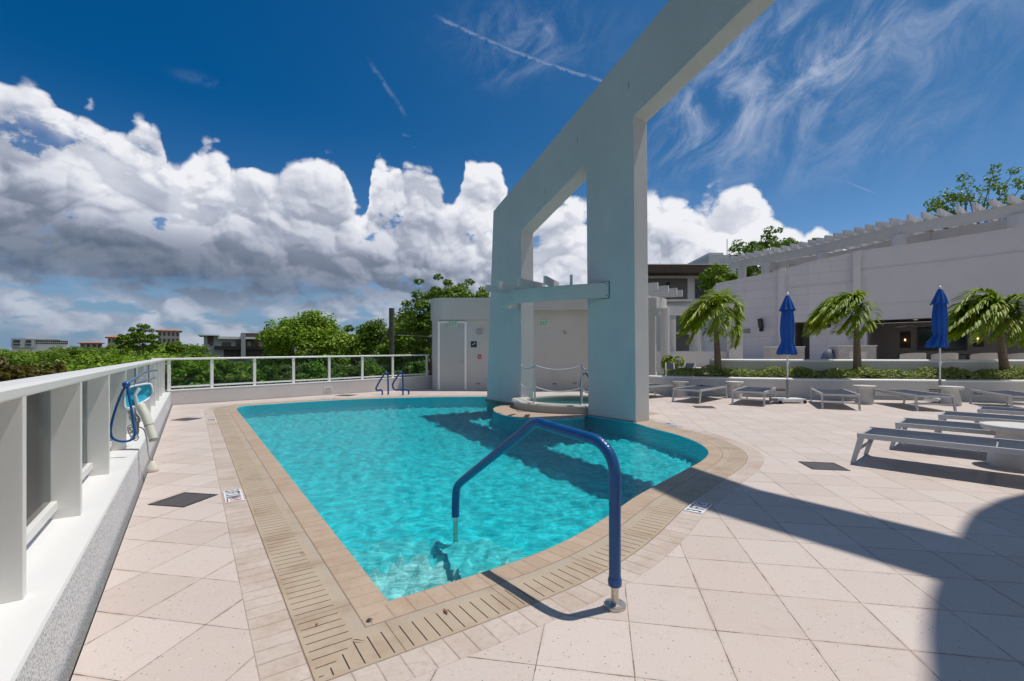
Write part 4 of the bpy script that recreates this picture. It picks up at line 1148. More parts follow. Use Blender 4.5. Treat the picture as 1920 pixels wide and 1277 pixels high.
# ------------------------------------------------------------------ planter, hedge and terrace wall
PL = [(4.65,16.1),(5.2,15.5),(6.7,14.85),(8.1,14.35),(9.5,13.95),(11.0,13.65),(12.6,13.38),(14,13.25),(17,13.1),(20,13.1)]
plc = catmull(PL, 5)
pt = thing('planter', 'long low white planter wall behind the back row of loungers', 'planter', (0,0,0))
mb = MB(); mb.curved_wall(plc, .16, 0, .57, side=1); mb.build('front_wall', WHITE, pt)
UP = offset(catmull([(6.05,15.35)]+PL[2:], 5), 1.05)
mb = MB(); mb.ribbon([(*p, .53) for p in offset(plc, -.01)], [(*p, .562) for p in offset(plc, -.01)]); mb.ribbon([(*p, .562) for p in offset(plc, -.01)], [(*p, .592) for p in offset(plc, .05)]); mb.ribbon([(*p, .592) for p in offset(plc, .05)], [(*p, .592) for p in offset(plc, .163)]); mb.build('cap', PAINTW, pt)  # cap chamfered and painted lighter to carry the sunlit top edge
so = offset(plc, .165); 
mb = MB(); mb.add([(*p, .50) for p in so]+[(*p, .50) for p in offset(plc, 1.2)], [(i, i+1, len(so)+i+1, len(so)+i) for i in range(len(so)-1)]); mb.build('soil', SOIL, pt)
tw = thing('terrace_wall', 'smooth white wall of the raised dining terrace above the hedge', 'wall', (0,0,0))
mb = MB(); mb.curved_wall(UP, .22, 0, 1.115, side=1); mb.build('wall_body', WHITE, tw)
mb = MB(); capo, capi = offset(UP, -.012), offset(UP, .06); nU = len(UP)
mb.ribbon([(*p, 1.07) for p in capo], [(*p, 1.118) for p in capo]); mb.ribbon([(*p, 1.118) for p in capo], [(*p, 1.15) for p in capi]); mb.ribbon([(*p, 1.15) for p in capi], [(*p, 1.15) for p in offset(UP, .23)])
mb.add([(*capo[0], 1.07), (*capo[0], 1.118), (*capi[0], 1.15), (*offset(UP, .23)[0], 1.15), (*offset(UP, .23)[0], 1.07)], [(0,1,2,3,4)]); mb.build('cap', PAINTW, tw)  # paler chamfered rim stands for sun catching the wall top
# terrace floor
tf = offset(UP, .2); mb = MB()
mb.add([(*p, .57) for p in tf]+[(40, 13, .57), (40, 44, .57), (13.2, 44, .57)], [tuple(range(len(tf)))+(len(tf), len(tf)+1, len(tf)+2)]); struct(mb.build('terrace_floor', DECK))
def pl_vent(px, py, label, i):
    k = (px-960)/F
    for j in range(len(plc)-1):
        a, b = Vector(plc[j]), Vector(plc[j+1])
        if (a.x/a.y-k)*(b.x/b.y-k) <= 0:
            u = (k-a.x/a.y)/(b.x/b.y-a.x/a.y); p = a.lerp(b, u); an = math.atan2(b.y-a.y, b.x-a.x); nn = Vector(((b-a).y, -(b-a).x)).normalized()
            t = thing('recessed_vent', label, 'wall vent', (p.x+nn.x*.004, p.y+nn.y*.004, H+(HY-py)/F*p.y), an, 'low louvred vents in the white walls')
            mb = MB(); mb.bbox((0,0,0), (.30,.012,.11), .003); mb.build('frame', TABLEM, t)
            mb = MB(); mb.bbox((0,-.0085,.022), (.26,.006,.026), .001); mb.bbox((0,-.0085,-.022), (.26,.006,.026), .001); mb.build('slot', DARKM, t); return
for px, py, lab in ((1341,729,'low vent in the planter behind the lounger left of the second table'), (1464,731,'low vent in the planter just left of the first umbrella pole'), (1529,733,'low vent in the planter behind the lounger right of the umbrella base'), (1751,732,'low vent in the planter left of the second umbrella pole'), (1833,737,'low vent in the planter at the right end of the back row')):
    pl_vent(px, py, lab, 0)

# ------------------------------------------------------------------ clubhouse
YT = {1330:34.2, 1342:33.5, 1400:31.6, 1461:29.9, 1516:28.6, 1615:26.9, 1700:25.5, 1770:24.4, 1845:23.2, 1920:22.1, 2010:20.9, 2130:19.6}
ZT = {1330:6.2, 1342:6.23, 1461:6.50, 1516:6.80, 1615:7.14, 1920:7.25, 2130:7.3}
def interp(T, x):
    ks = sorted(T)
    for a, b in zip(ks, ks[1:]):
        if a <= x <= b: return T[a]+(T[b]-T[a])*(x-a)/(b-a)
    return T[ks[0]] if x < ks[0] else T[ks[-1]]
def CP(px, n=0.0):
    Y = interp(YT, px); p = Vector(((px-960)/F*Y, Y))
    Ya, Yb = interp(YT, px-6), interp(YT, px+6); d = Vector(((px+6-960)/F*Yb, Yb))-Vector(((px-6-960)/F*Ya, Ya)); d.normalize()
    q_ = p+Vector((-d.y, d.x))*n; return (q_.x, q_.y)
cb = thing('clubhouse', 'large white curved clubhouse with a deep covered opening at right', 'building', (0,0,0))
def wall_seg(name, x0, x1, z0, z1f, n0, n1, m=WALLW, step=14, parent=cb):
    k = max(1, int((x1-x0)/step)); xs = [x0+(x1-x0)*i/k for i in range(k+1)]
    a = [CP(x, n0) for x in xs]; b = [CP(x, n1) for x in xs]; n = len(xs)
    z1 = [z1f(x) if callable(z1f) else z1f for x in xs]; z0_ = [z0(x) if callable(z0) else z0 for x in xs]
    vs = [(*a[i], z0_[i]) for i in range(n)]+[(*a[i], z1[i]) for i in range(n)]+[(*b[i], z0_[i]) for i in range(n)]+[(*b[i], z1[i]) for i in range(n)]
    A0, A1, B0, B1 = 0, n, 2*n, 3*n; fs = []
    for i in range(n-1): fs += [(A0+i,A0+i+1,A1+i+1,A1+i),(B0+i+1,B0+i,B1+i,B1+i+1),(A1+i,A1+i+1,B1+i+1,B1+i),(A0+i+1,A0+i,B0+i,B0+i+1)]
    fs += [(A0,A1,B1,B0),(A1+n-1,A0+n-1,B0+n-1,B1+n-1)]
    mb = MB(); mb.add(vs, fs); return mb.build(name, m, parent)
zt = lambda x: interp(ZT, x)
def b_block(g, b):
    b_stucco((.56,.545,.56), .05, 40, .2)(g, b)
WALLB = mat('scored_stucco', rough=.8)
def _blk():
    g = NT(WALLB.node_tree); b = WALLB.node_tree.nodes['Principled BSDF']; p = pos(g); x, y, z = g.sep(p)
    row = g.m('DIVIDE', g.sub(z, .57), .62); dz = g.mul(g.m('PINGPONG', row, .5), .62)
    sh_ = g.mul(g.m('FLOOR', row), .7); du = g.mul(g.m('PINGPONG', g.add(g.m('DIVIDE', g.sub(g.mul(x, .62), g.mul(y, .78)), 1.9), sh_), .5), 1.9)
    j = g.m('MAXIMUM', g.ss(dz, .012, .03, 1.0, 0.0), g.mul(g.ss(du, .010, .03, 1.0, 0.0), .7))
    n = g.noise(p, .8, 5, .6); f = g.noise(p, 40, 4, .6)
    c = g.mix(g.ss(n, .3, .7), (.62,.605,.605), (.67,.655,.655)); c = g.mix(g.mul(j, .20), c, (.22,.21,.22))
    g.put(b.inputs['Base Color'], c); bump(g, b, g.sub(g.mul(f, .2), j), .25, .01)
_blk()
wall_seg('wall', 1342, 1486, .4, zt, 0, .4, WALLB)
wall_seg('wall', 1486.05, 1517.95, 3.25, lambda x: zt(x), 0, .4, WALLB)
wall_seg('wall', 1518, 1625, .4, lambda x: zt(x), .0, .4, WALLB)
wall_seg('wall', 1625.05, 2130, 3.2, zt, 0, .4, WALLW)
wall_seg('pilaster', 1461, 1474, .4, lambda x: zt(x)+.12, -.16, -.003, WALLW)
wall_seg('pilaster', 1600.5, 1615, .4, lambda x: zt(x)+.05, -.22, -.003, WALLW)
wall_seg('wall_coping', 1342, 1460.5, lambda x: zt(x)+.002, lambda x: zt(x)+.06, -.03, .45, WALLW)
wall_seg('wall_coping', 1474.5, 1600, lambda x: zt(x)+.002, lambda x: zt(x)+.06, -.03, .45, WALLW)
wall_seg('wall_coping', 1615.5, 2130, lambda x: zt(x)+.002, lambda x: zt(x)+.06, -.03, .45, WALLW)
wall_seg('string_course', 1616, 2130, 6.05, 6.12, -.04, -.002, WALLW)
wall_seg('string_course', 1626, 2130, 4.03, 4.10, -.04, -.002, WALLW)
wall_seg('string_course', 1476, 1600, 5.35, 5.41, -.035, -.002, WALLW)
# left flank of the clubhouse
mb = MB(); a, b = CP(1342, .0), (CP(1342)[0]+3.0, CP(1342)[1]+9); mb.bar((*CP(1342,.2), 3.3), (*b, 3.3), .4, 5.8); mb.build('side_wall', WALLW, cb)
# small bay
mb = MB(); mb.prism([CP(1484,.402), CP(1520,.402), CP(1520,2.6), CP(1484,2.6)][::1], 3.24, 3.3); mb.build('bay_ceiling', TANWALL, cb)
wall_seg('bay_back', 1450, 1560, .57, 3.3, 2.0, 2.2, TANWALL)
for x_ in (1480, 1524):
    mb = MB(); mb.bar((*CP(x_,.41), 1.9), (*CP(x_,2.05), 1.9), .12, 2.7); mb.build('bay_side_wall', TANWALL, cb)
wall_seg('bay_door', 1487, 1512, .6, 2.75, 1.92, 1.99, GREYP)
# large bay interior
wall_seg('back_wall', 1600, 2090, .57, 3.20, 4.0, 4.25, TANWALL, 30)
mb = MB(); mb.bar((*CP(1622,.41), 1.88), (*CP(1622,4.2), 1.88), .2, 2.6); mb.build('bay_side_wall', TANWALL, cb)
CEIL = mat('dark_timber_ceiling', rough=.6, build=b_simple((.030,.018,.013), (.055,.033,.022), 4, .1))
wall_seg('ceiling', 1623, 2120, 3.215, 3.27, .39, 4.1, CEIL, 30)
# pergola on the roof
YP = {1352:41.5, 1372:38.9, 1434:36.2, 1530:33.0, 1600:30.3, 1682:27.8, 1770:26.0, 1920:23.5, 2010:22.2, 2130:20.8}
def PP(px, n=0.0):
    Y = interp(YP, px); p = Vector(((px-960)/F*Y, Y))
    Ya, Yb = interp(YP, px-25), interp(YP, px+25); d = Vector(((px+25-960)/F*Yb, Yb))-Vector(((px-25-960)/F*Ya, Ya)); d.normalize()
    q_ = p+Vector((-d.y, d.x))*n; return (q_.x, q_.y)
pg = thing('roof_pergola', 'white pergola with many stubby rafters on top of the clubhouse', 'pergola', (0,0,0))
sx = [1368+i*20 for i in range(39)]
plist = [PP(x) for x in sx]
mb = MB(); mb.curved_wall(plist, .22, 8.30, 8.86, side=1); mb.build('beam', WALLW, pg)
mb = MB(); mb.curved_wall([PP(x, 3.4) for x in sx], .22, 8.30, 8.86, side=1); mb.build('beam', WALLW, pg)
# walk the beam at equal spacing for the rafters
poly = [Vector(PP(x)) for x in range(1366, 2100, 4)]; acc = 0; sp_ = .68; k = 0; nxt = 0.0
dist = [0.0]
for i in range(1, len(poly)): dist.append(dist[-1]+(poly[i]-poly[i-1]).length)
while nxt < dist[-1]-.5:
    i = max(j for j in range(len(dist)) if dist[j] <= nxt); i = min(i, len(poly)-2)
    u = (nxt-dist[i])/(dist[i+1]-dist[i]); p = poly[i].lerp(poly[i+1], u); d = (poly[min(i+6, len(poly)-1)]-poly[max(i-6, 0)]).normalized(); nn = Vector((-d.y, d.x))
    a = p-nn*.75; b = p+nn*4.4
    mb = MB(); mb.bar((a.x, a.y, 9.03), (b.x, b.y, 9.03), .15, .34); mb.build('rafter', WALLW, pg)
    nxt += sp_
for x, r in ((1389,.31),(1434,.31),(1539,.34),(1683,.34),(1905,.34)):
    c = PP(x, .11); mb = MB(); mb.lathe([(r,5.9),(r,8.298)], (*c, 0), 28); mb.build('column', WALLW, pg)
    c = PP(x, 3.5); mb = MB(); mb.lathe([(r,5.9),(r,8.298)], (*c, 0), 28); mb.build('column', WALLW, pg)
wall_seg('roof', 1346, 2128, 5.9, 5.96, .401, 9.0, TANWALL, 30)
# fixtures of the clubhouse
def fix(px, z, n): c = CP(px, n); return (c[0], c[1], z)
def wang(px): a, b = CP(px-5), CP(px+5); return math.atan2(b[1]-a[1], b[0]-a[0])
def at(px, py, n=0.0):
    c = CP(px, n); return (c[0], c[1], H+(HY-py)/F*c[1])
t = thing('service_door', 'plain pale door in the left end of the clubhouse wall', 'door', at(1363, 660, -.02), wang(1363)); t.location.z = .57
mb = MB(); mb.bbox((0,0,1.12), (1.25,.05,2.2), .01); mb.build('door_leaf', DOORM, t)
for x in (-.66, .66): mb = MB(); mb.bbox((x,-.01,1.14), (.07,.09,2.28), .01); mb.build('door_frame', WALLW, t)
mb = MB(); mb.bbox((0,-.01,2.27), (1.25,.09,.07), .01); mb.build('door_frame', WALLW, t)
mb = MB(); mb.tube([(.5,-.03,1.0),(.5,-.09,1.0)], .03, 10); mb.build('door_knob', STEEL, t)
t = thing('restroom_sign', 'small dark square sign beside the clubhouse service door', 'sign', at(1371.5, 648, -.07), wang(1371)); 
mb = MB(); mb.bbox((0,0,0), (.28,.02,.28), .004); mb.build('panel', NAVY, t); mb = MB(); mb.bbox((0,-.014,.02), (.06,.008,.12), .002); mb.build('symbol', SIGNW, t)
t = thing('wall_louvre', 'flat grey louvre over the clubhouse wall beside the service door', 'vent', at(1391, 621, -.012), wang(1391))
mb = MB(); mb.bbox((0,0,0), (1.18,.03,.30), .004); mb.build('frame', GREYP, t)
mb = MB()
for i in range(6): mb.bbox((0,-.018,-.11+i*.044), (1.1,.012,.014), .002)
mb.build('slat', GRILLM, t)
for px, py, lab in ((1430.5, 609.5, 'black wall speaker on the clubhouse left of the first umbrella'), (1554, 601, 'black wall speaker behind the middle palm')):
    t = thing('wall_speaker', lab, 'speaker', at(px, py, -.02), wang(px), 'black speakers on the clubhouse wall')
    mb = MB(); mb.bbox((0,-.28,.12), (.26,.26,.58), .05, rot=Matrix.Rotation(R(14), 3, 'X')); mb.build('cabinet', BLACK, t)
    mb = MB(); mb.bbox((.03,-.24,-.25), (.22,.20,.36), .05, rot=Matrix.Rotation(R(-10), 3, 'X')); mb.build('horn', BLACK, t)
    mb = MB(); mb.bar((0,0,0), (0,-.2,0), .08, .08); mb.build('bracket', DARKM, t)
# television, niches, fans, recessed lights in the covered bay
def at2(px, py, n): c = CP(px, n); return (c[0], c[1])
def inner(px_seen, py, n=4.0):
    # where the sight line meets the bay's back wall
    best = None
    for x in range(1600, 2090, 2):
        c = CP(x, n); k = 960+F*c[0]/c[1]
        if best is None or abs(k-px_seen) < best[0]: best = (abs(k-px_seen), x, c)
    _, x, c = best; a, b = CP(x-5, n), CP(x+5, n)
    return (c[0], c[1], H+(HY-py)/F*c[1]), math.atan2(b[1]-a[1], b[0]-a[0]), c[1]
p, a, Y = inner(1765, 634.5); t = thing('television', 'large black television in the covered bay behind the second umbrella', 'television', p, a)
mb = MB(); mb.bbox((0,-.06,0), (60/F*Y*1.15,.08,45/F*Y), .01); mb.build('body', BLACK, t); mb = MB(); mb.bbox((0,-.104,0), (56/F*Y*1.15,.006,41/F*Y), .002); mb.build('screen', DARKGL, t)
for px, py, lab in ((1697.5, 637, 'left lit sconce in its dark wall niche'), (1833.5, 635, 'right lit sconce in its dark wall niche')):
    p, a, Y = inner(px, py); t = thing('wall_sconce', lab, 'wall lamp', p, a, 'lit sconces in niches of the covered bay')
    w, h = 14/F*Y*1.1, 31/F*Y
    mb = MB(); mb.bbox((0,-.01,0), (w,.02,h), .004); mb.build('niche_panel', CEIL, t)
    mb = MB(); mb.lathe([(.07,-.02),(.07,.05)], (0,-.12,h*.30), 16); mb.lathe([(.07,-.05),(.07,.0)], (0,-.12,-h*.30), 16); mb.build('holder', DARKM, t)
    mb = MB(); mb.lathe([(.0,-.06),(.035,-.03),(.04,.02),(.02,.06),(.0,.07)], (0,-.12,-.02), 16); mb.build('bulb', LAMP, t)
for px, py, lab in ((1703, 607.5, 'ceiling fan with leaf blades left of the television'), (1838, 608, 'ceiling fan with leaf blades right of the television')):
    c = CP(px-8, 2.2); t = thing('ceiling_fan', lab, 'ceiling fan', (c[0], c[1], 2.95), 0, 'ceiling fans in the covered bay')
    mb = MB(); mb.tube([(0,0,.26),(0,0,.0)], .02, 10); mb.lathe([(.02,.06),(.11,.03),(.11,-.05),(.03,-.09)], (0,0,0), 20); mb.build('motor', GREYP, t)
    for k in range(4):
        an = math.pi/2*k+.5; u = Vector((math.cos(an), math.sin(an), 0)); v = Vector((-u.y, u.x, 0))
        pts = [(.1,.04),(.3,.11),(.5,.13),(.66,.08),(.72,0)]
        vs = [u*r+v*w+Vector((0,0,-.03-.10*r+w*.2)) for r, w in pts]+[u*r-v*w+Vector((0,0,-.03-.10*r-w*.2)) for r, w in pts[::-1]]
        top_ = [p_+Vector((0,0,.012)) for p_ in vs]; n = len(vs)
        mb = MB(); mb.add(vs+top_, [tuple(range(n))[::-1], tuple(range(n, 2*n))]+[(i, (i+1)%n, n+(i+1)%n, n+i) for i in range(n)]); mb.build('blade', TABLEM, t)
for px, n_, lab in ((1711,1.3,'lit recessed ceiling light above the left fan'), (1840,1.2,'lit recessed ceiling light above the right fan')):
    c = CP(px, n_); t = thing('downlight', lab, 'light', (c[0], c[1], 3.214), 0, 'recessed lights in the covered bay')
    mb = MB(); mb.lathe([(.13,0),(.13,-.02),(.10,-.02)], seg=24, cap=False); mb.build('trim', PAINTW, t)
    mb = MB(); mb.lathe([(.10,-.015),(.001,-.016)], seg=24, cap=False); mb.build('lens', emis('lit_lens', (1.0,.62,.35), 3.0), t)
# outdoor kitchen blocks
def kitchen(px0, px1, py0, label, Y, z0=.57, cover=True):
    X0, X1 = (px0-960)/F*Y, (px1-960)/F*Y; zt_ = H+(HY-py0)/F*Y
    t = thing('grill_island', label, 'grill counter', ((X0+X1)/2, Y+.4, z0), -.12, 'stainless outdoor kitchen counters')
    mb = MB(); mb.bbox((0,0,(zt_-z0)/2), (X1-X0,.8,zt_-z0-.04), .02); mb.build('cabinet', GRILLM, t)
    mb = MB(); mb.bbox((0,0,zt_-z0), (X1-X0+.05,.85,.045), .01); mb.build('counter_top', TABLEM, t)
    if cover:
        mb = MB(); mb.lathe([(.36,.25),(.34,.5),(.26,.74),(.12,.92),(.01,.95)], (-(X1-X0)/2-.16,.05,0), 24, sy=.8); mb.build('barbecue_cover', mat('slate_cover', rough=.6, build=b_fabric((.10,.12,.17),(.14,.16,.22))), t)
    mb = MB(); mb.bbox((0,-.405,(zt_-z0)*.55), ((X1-X0)*.45,.012,(zt_-z0)*.45), .004); mb.build('cabinet_door', STEEL, t)
kitchen(1449, 1509, 650.5, 'low steel counter in front of the small clubhouse bay', 22.5, cover=False)
kitchen(1577, 1643, 648.5, 'steel counter with a covered barbecue behind the middle palm', 20.0)
# dining chairs whose curved backs show over the terrace wall
def make_chair(label):
    t = thing('dining_chair', label, 'dining chair', (0,0,0), 0, 'woven armchairs on the dining terrace')
    mb = MB(); mb.bbox((0,0,.42), (.60,.58,.10), .03); mb.build('seat', CHAIRM, t)
    pts = [(.40*math.cos(a), .30*math.sin(a)) for a in [math.pi*(1+k/16) for k in range(17)]]
    mb = MB(); mb.curved_wall(pts, .05, .45, lambda i: (.74+.09*math.sin(math.pi*min(max((i%17)/16,0.0),1.0))**.5 if 0 < i % 17 < 16 else .74), side=-1); mb.build('backrest', CHAIRM, t)
    for sx_ in (-.25, .25):
        for sy_ in (-.22, .22): mb = MB(); mb.bar((sx_, sy_, 0), (sx_, sy_, .38), .04, .04, up=(1,0,0)); mb.build('leg', DARKM, t)
    return t
ch = make_chair('leftmost beige woven chair back above the terrace wall'); ch.location = ((1709-960)/F*17.6, 17.6, .57); ch.scale = (1.0,1,.95)
for px, Y, lab in ((1768,17.2,'beige chair back directly behind the second umbrella'), (1843,16.2,'widest beige chair back, between the umbrella and the right palm'), (1912,16.0,'beige chair back at the right picture edge')):
    c = copy_tree(ch); c.location = ((px-960)/F*Y, Y, .57); c['label'] = lab
for px, Y, lab in ((1736,19.0,'dark dining table behind the left woven chairs'), (1872,18.0,'dark dining table behind the right woven chairs')):
    t = thing('dining_table', lab, 'table', ((px-960)/F*Y, Y, .57), 0, 'dark tables on the dining terrace')
    mb = MB(); mb.bbox((0,0,.72), (1.9,1.0,.05), .01); mb.build('table_top', DARKM, t)
    for sx_ in (-.8,.8):
        for sy_ in (-.4,.4): mb = MB(); mb.bar((sx_,sy_,0),(sx_,sy_,.69),.06,.06,up=(1,0,0)); mb.build('leg', DARKM, t)

# ------------------------------------------------------------------ entrance pergola behind the arch at right
ep = thing('entrance_pergola', 'white round columns and stepped rafters seen just right of the arch', 'pergola', (0,0,0))
for x, y, r, h in ((7.55,23.3,.21,3.55),(7.62,25.6,.20,3.35),(9.35,27.5,.17,3.3),(10.75,27.4,.20,3.3),(6.0,21.8,.21,3.55)):
    mb = MB(); mb.lathe([(r,0),(r,h)], (x, y, 0), 28); mb.build('column', WHITE, ep)
bp = catmull([(4.6,20.3),(5.6,21.3),(6.9,22.6),(7.7,23.6),(8.3,25.4),(8.9,26.9),(11.5,27.4)], 6)
mb = MB(); mb.curved_wall(bp, .28, 3.551, 4.05, side=1); mb.build('beam', WHITE, ep)
for k, (x, y) in enumerate(((5.45,20.6),(6.2,21.5),(6.85,22.3),(7.35,23.0))):
    mb = MB(); mb.bar((x+.75, y-.55, 4.20), (x-1.6, y+1.1, 4.20), .12, .30); mb.build('rafter', WHITE, ep)
wl = thing('screen_wall', 'low white screen wall right of the entrance columns', 'wall', (0,0,0))
mb = MB(); mb.bar((8.3,27.0,.72), (12.1,26.4,.72), .2, 1.44); mb.build('wall_body', WHITE, wl)
mb = MB(); mb.bar((12.0,26.2,2.2), (12.7,26.1,2.2), .4, 4.4); mb.build('pier', WHITE, wl)
# folded deck chairs by the entrance
for x, y, a, lab in ((6.6,19.6,.3,'dark folded deck chair leaning by the entrance columns'), (7.15,19.5,-.2,'dark slatted deck chair left of the terrace wall')):
    t = thing('deck_chair', lab, 'deck chair', (x, y, 0), a, 'dark deck chairs by the entrance')
    mb = MB(); mb.bar((-.22,0,.0), (.10,.5,.95), .05, .03); mb.build('frame', LGREY, t); mb = MB(); mb.bar((.22,0,.0), (.5,.5,.95), .05, .03); mb.build('frame', LGREY, t)
    mb = MB(); mb.add([(-.18,.05,.12),(.20,.05,.12),(.44,.48,.92),(.10,.48,.92),(-.18,.07,.12),(.20,.07,.12),(.44,.50,.92),(.10,.50,.92)], [(0,1,2,3),(7,6,5,4),(0,4,5,1),(1,5,6,2),(2,6,7,3),(3,7,4,0)]); mb.build('sling', SLING, t)
    mb = MB(); mb.bar((-.2,0,.33), (.2,-.45,.0), .04, .03); mb.build('leg', LGREY, t)

# residential block far behind
def block(name, label, px0, px1, pyt, Y, depth, wallm, zb=-6.3, cat='building', skew=0.0):
    X0, X1 = (px0-960)/F*Y, (px1-960)/F*Y; zt_ = H+(HY-pyt)/F*Y
    t = thing(name, label, cat, ((X0+X1)/2, Y, zb), 0 if skew == 'face' else skew)
    if skew == 'face':
        th_ = math.atan2(-(X0+X1)/2, Y); t.rotation_euler = (0, 0, th_); t.scale = (math.cos(th_), 1, 1)
    mb = MB(); mb.box((0, depth/2, (zt_-zb)/2), (X1-X0, depth, zt_-zb)); mb.build('wall', wallm, t)
    return t, X1-X0, zt_-zb
def loc(t, px, py, Y): return ((px-960)/F*Y-t.location.x, H+(HY-py)/F*Y-t.location.z)
def rect_part(t, name, px0, py0, px1, py1, Y, m, proud=.02, thick=.3):
    x0, z1 = loc(t, px0, py0, Y); x1, z0 = loc(t, px1, py1, Y)
    mb = MB(); mb.box(((x0+x1)/2, -proud+thick/2, (z0+z1)/2), (x1-x0, thick, z1-z0)); return mb.build(name, m, t)
YB = 62
t, w, h = block('residential_block', 'white residential block with brown roof edge behind the left palm', 1150, 1352, 517, YB, 14, WALLW)
rect_part(t, 'roof', 1140, 503, 1349, 517.2, YB, BROWN, 2.4, 10)
rect_part(t, 'roof_edge', 1140, 501.5, 1350, 503, YB, PAINTW, 2.5, 10)
BALC = mat('shaded_balcony', (.16,.145,.14), .8)  # balcony recesses as flat panels with their shade in the colour
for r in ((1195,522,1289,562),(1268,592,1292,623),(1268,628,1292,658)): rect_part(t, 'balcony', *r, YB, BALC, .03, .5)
for r in ((1249,529,1256,562),(1303,523,1320,560),(1303,590,1316,618),(1303,637,1313,659),(1197,600,1210,660)): f = rect_part(t, 'window', *r, YB, DARKGL, .08, .3)
rect_part(t, 'balcony_slab', 1195, 562, 1296, 566, YB, PAINTW, .6, .7); rect_part(t, 'balcony_slab', 1266, 623.5, 1294, 627, YB, PAINTW, .6, .7)
t, w, h = block('rooftop_block', 'pale stepped roof block with an antenna behind the pergola end', 1329, 1420, 478, 85, 12, WALLW)
mb = MB(); mb.tube([((1368-960)/F*85-t.location.x, 1, h-.5), ((1368-960)/F*85-t.location.x, 1, h+3.1)], .06, 6); mb.build('antenna', GREYP, t)
rect_part(t, 'parapet', 1329, 474, 1356, 478, 85, PAINTW, .1, 12)

# ------------------------------------------------------------------ far buildings at left
Y = 300
t, w, h = block('office_block', 'long pale office block on the horizon at far left', 24, 131, 637, Y, 30, PAINTW, skew='face')
rect_part(t, 'wing', 22.5, 635, 65, 652, Y, GREYB, 3, 3); rect_part(t, 'roof_edge', 48, 633.5, 115, 636, Y, PAINTW, 2, 10)
for i in range(16): rect_part(t, 'window', 67.5+i*3.9, 638.2, 70.3+i*3.9, 641.2, Y, DARKGL, .3, .5); rect_part(t, 'window', 67.5+i*3.9, 642.4, 70.3+i*3.9, 645, Y, DARKGL, .3, .5)
for x0, x1 in ((27,39),(49,59)): rect_part(t, 'window', x0, 638, x1, 643, Y, DARKGL, 3.3, .5); rect_part(t, 'window', x0, 645.5, x1, 648, Y, DARKGL, 3.3, .5)
def roofed(label, px0, px1, pyt, pye, Y, cols, rows, wm=CREAM, over=1.5):
    t, w, h = block('office_building', label, px0, px1, pye, Y, 24, wm, skew='face')
    rh = (pye-pyt)/F*Y
    mb = MB(); hw_, dp = w/2+over, 24
    vs = [(-hw_,-over,h),(hw_,-over,h),(hw_,dp+over,h),(-hw_,dp+over,h),(-hw_*.45,dp*.5,h+rh),(hw_*.45,dp*.5,h+rh)]
    mb.add(vs, [(0,1,5,4),(1,2,5),(2,3,4,5),(3,0,4),(3,2,1,0)]); mb.build('roof', ORANGE, t)
    for i in range(cols):
        for j in range(rows):
            x = -w/2+w*(i+.5)/cols; mb = MB(); mb.box((x, -.1, h-1.6-j*3.2), (w/cols*.5, .4, 1.9)); mb.build('window', DARKGL, t)
    return t
roofed('low office with a terracotta roof behind the trees at left', 202, 245, 627.5, 632.5, 230, 6, 2)
roofed('taller cream office with a terracotta roof above the tree line', 296, 337, 615.5, 620, 230, 5, 4)
roofed('small terracotta roofed house between the far trees', 150, 192, 640, 643, 240, 4, 1)
Y = 75
t, w, h = block('modern_apartments', 'modern white and brown apartment house beyond the back railing', 383, 470, 631, Y, 12, GREYB, skew='face')
rect_part(t, 'roof', 373, 628.5, 412, 630.3, Y, PAINTW, 1.2, 8); rect_part(t, 'roof', 409, 632, 452, 636, Y, PAINTW, 1.0, 8)
rect_part(t, 'panel', 390, 631, 400.5, 645, Y, BROWN, .1, .5)
rect_part(t, 'window', 394, 641, 400, 648, Y, DARKGL, .2, .5); rect_part(t, 'window', 416, 641.5, 433, 655, Y, DARKGL, .1, .5); rect_part(t, 'window', 442, 637, 451, 650, Y, DARKGL, .1, .5)
rect_part(t, 'balcony', 402, 649, 452, 656, Y, DARKM, 1.2, .2); rect_part(t, 'ground_floor', 420, 656, 453, 675, Y, DARKM, .1, .3)
rect_part(t, 'stair_tower', 452, 624, 460.5, 672, Y, GREYB, 1.5, 5)
rect_part(t, 'upper_roof', 460.5, 624, 515, 632, Y, BROWN, .6, 9); rect_part(t, 'roof', 460.5, 632, 512, 635.5, Y, PAINTW, 1.4, 9)
rect_part(t, 'brick_wall', 460.5, 635.5, 515, 672, Y, BROWN, .2, 9)
for r in ((464,640,471,649),(486,640,502,649)): rect_part(t, 'window', *r, Y, GREYP, .3, .4)
rect_part(t, 'balcony', 461, 648.5, 512, 655, Y, DARKM, 1.2, .2); rect_part(t, 'ground_floor', 461, 656, 512, 672, Y, DARKM, .35, .3)
# utility pole with guy wire
Y = 26
t = thing('utility_pole', 'grey wooden utility pole among the trees beyond the back railing', 'utility pole', ((734.5-960)/F*Y, Y, -6.3))
mb = MB(); mb.tube([(0,0,0),(0,0,H+(HY-578)/F*Y+6.3)], [.17,.15], 16); mb.build('pole', mat('weathered_pole', rough=.9, build=b_simple((.075,.075,.05),(.14,.135,.10), 10, .5, .01)), t)
mb = MB(); mb.tube([(-.12,0,6.3+H+(HY-612)/F*Y), (-1.32,-.3,6.3+H+(HY-695)/F*Y)], .012, 6); mb.tube([(-1.27,-.28,6.3+H+(HY-690)/F*Y), (-1.36,-.3,6.3+H+(HY-697)/F*Y)], .04, 8); mb.build('guy_wire', ROPE, t)
mb = MB(); mb.tube([(.1,0,6.3+H+(HY-628)/F*Y), (4.0,1.0,6.3+H+(HY-633)/F*Y)], .014, 6); mb.build('cable', ROPE, t)

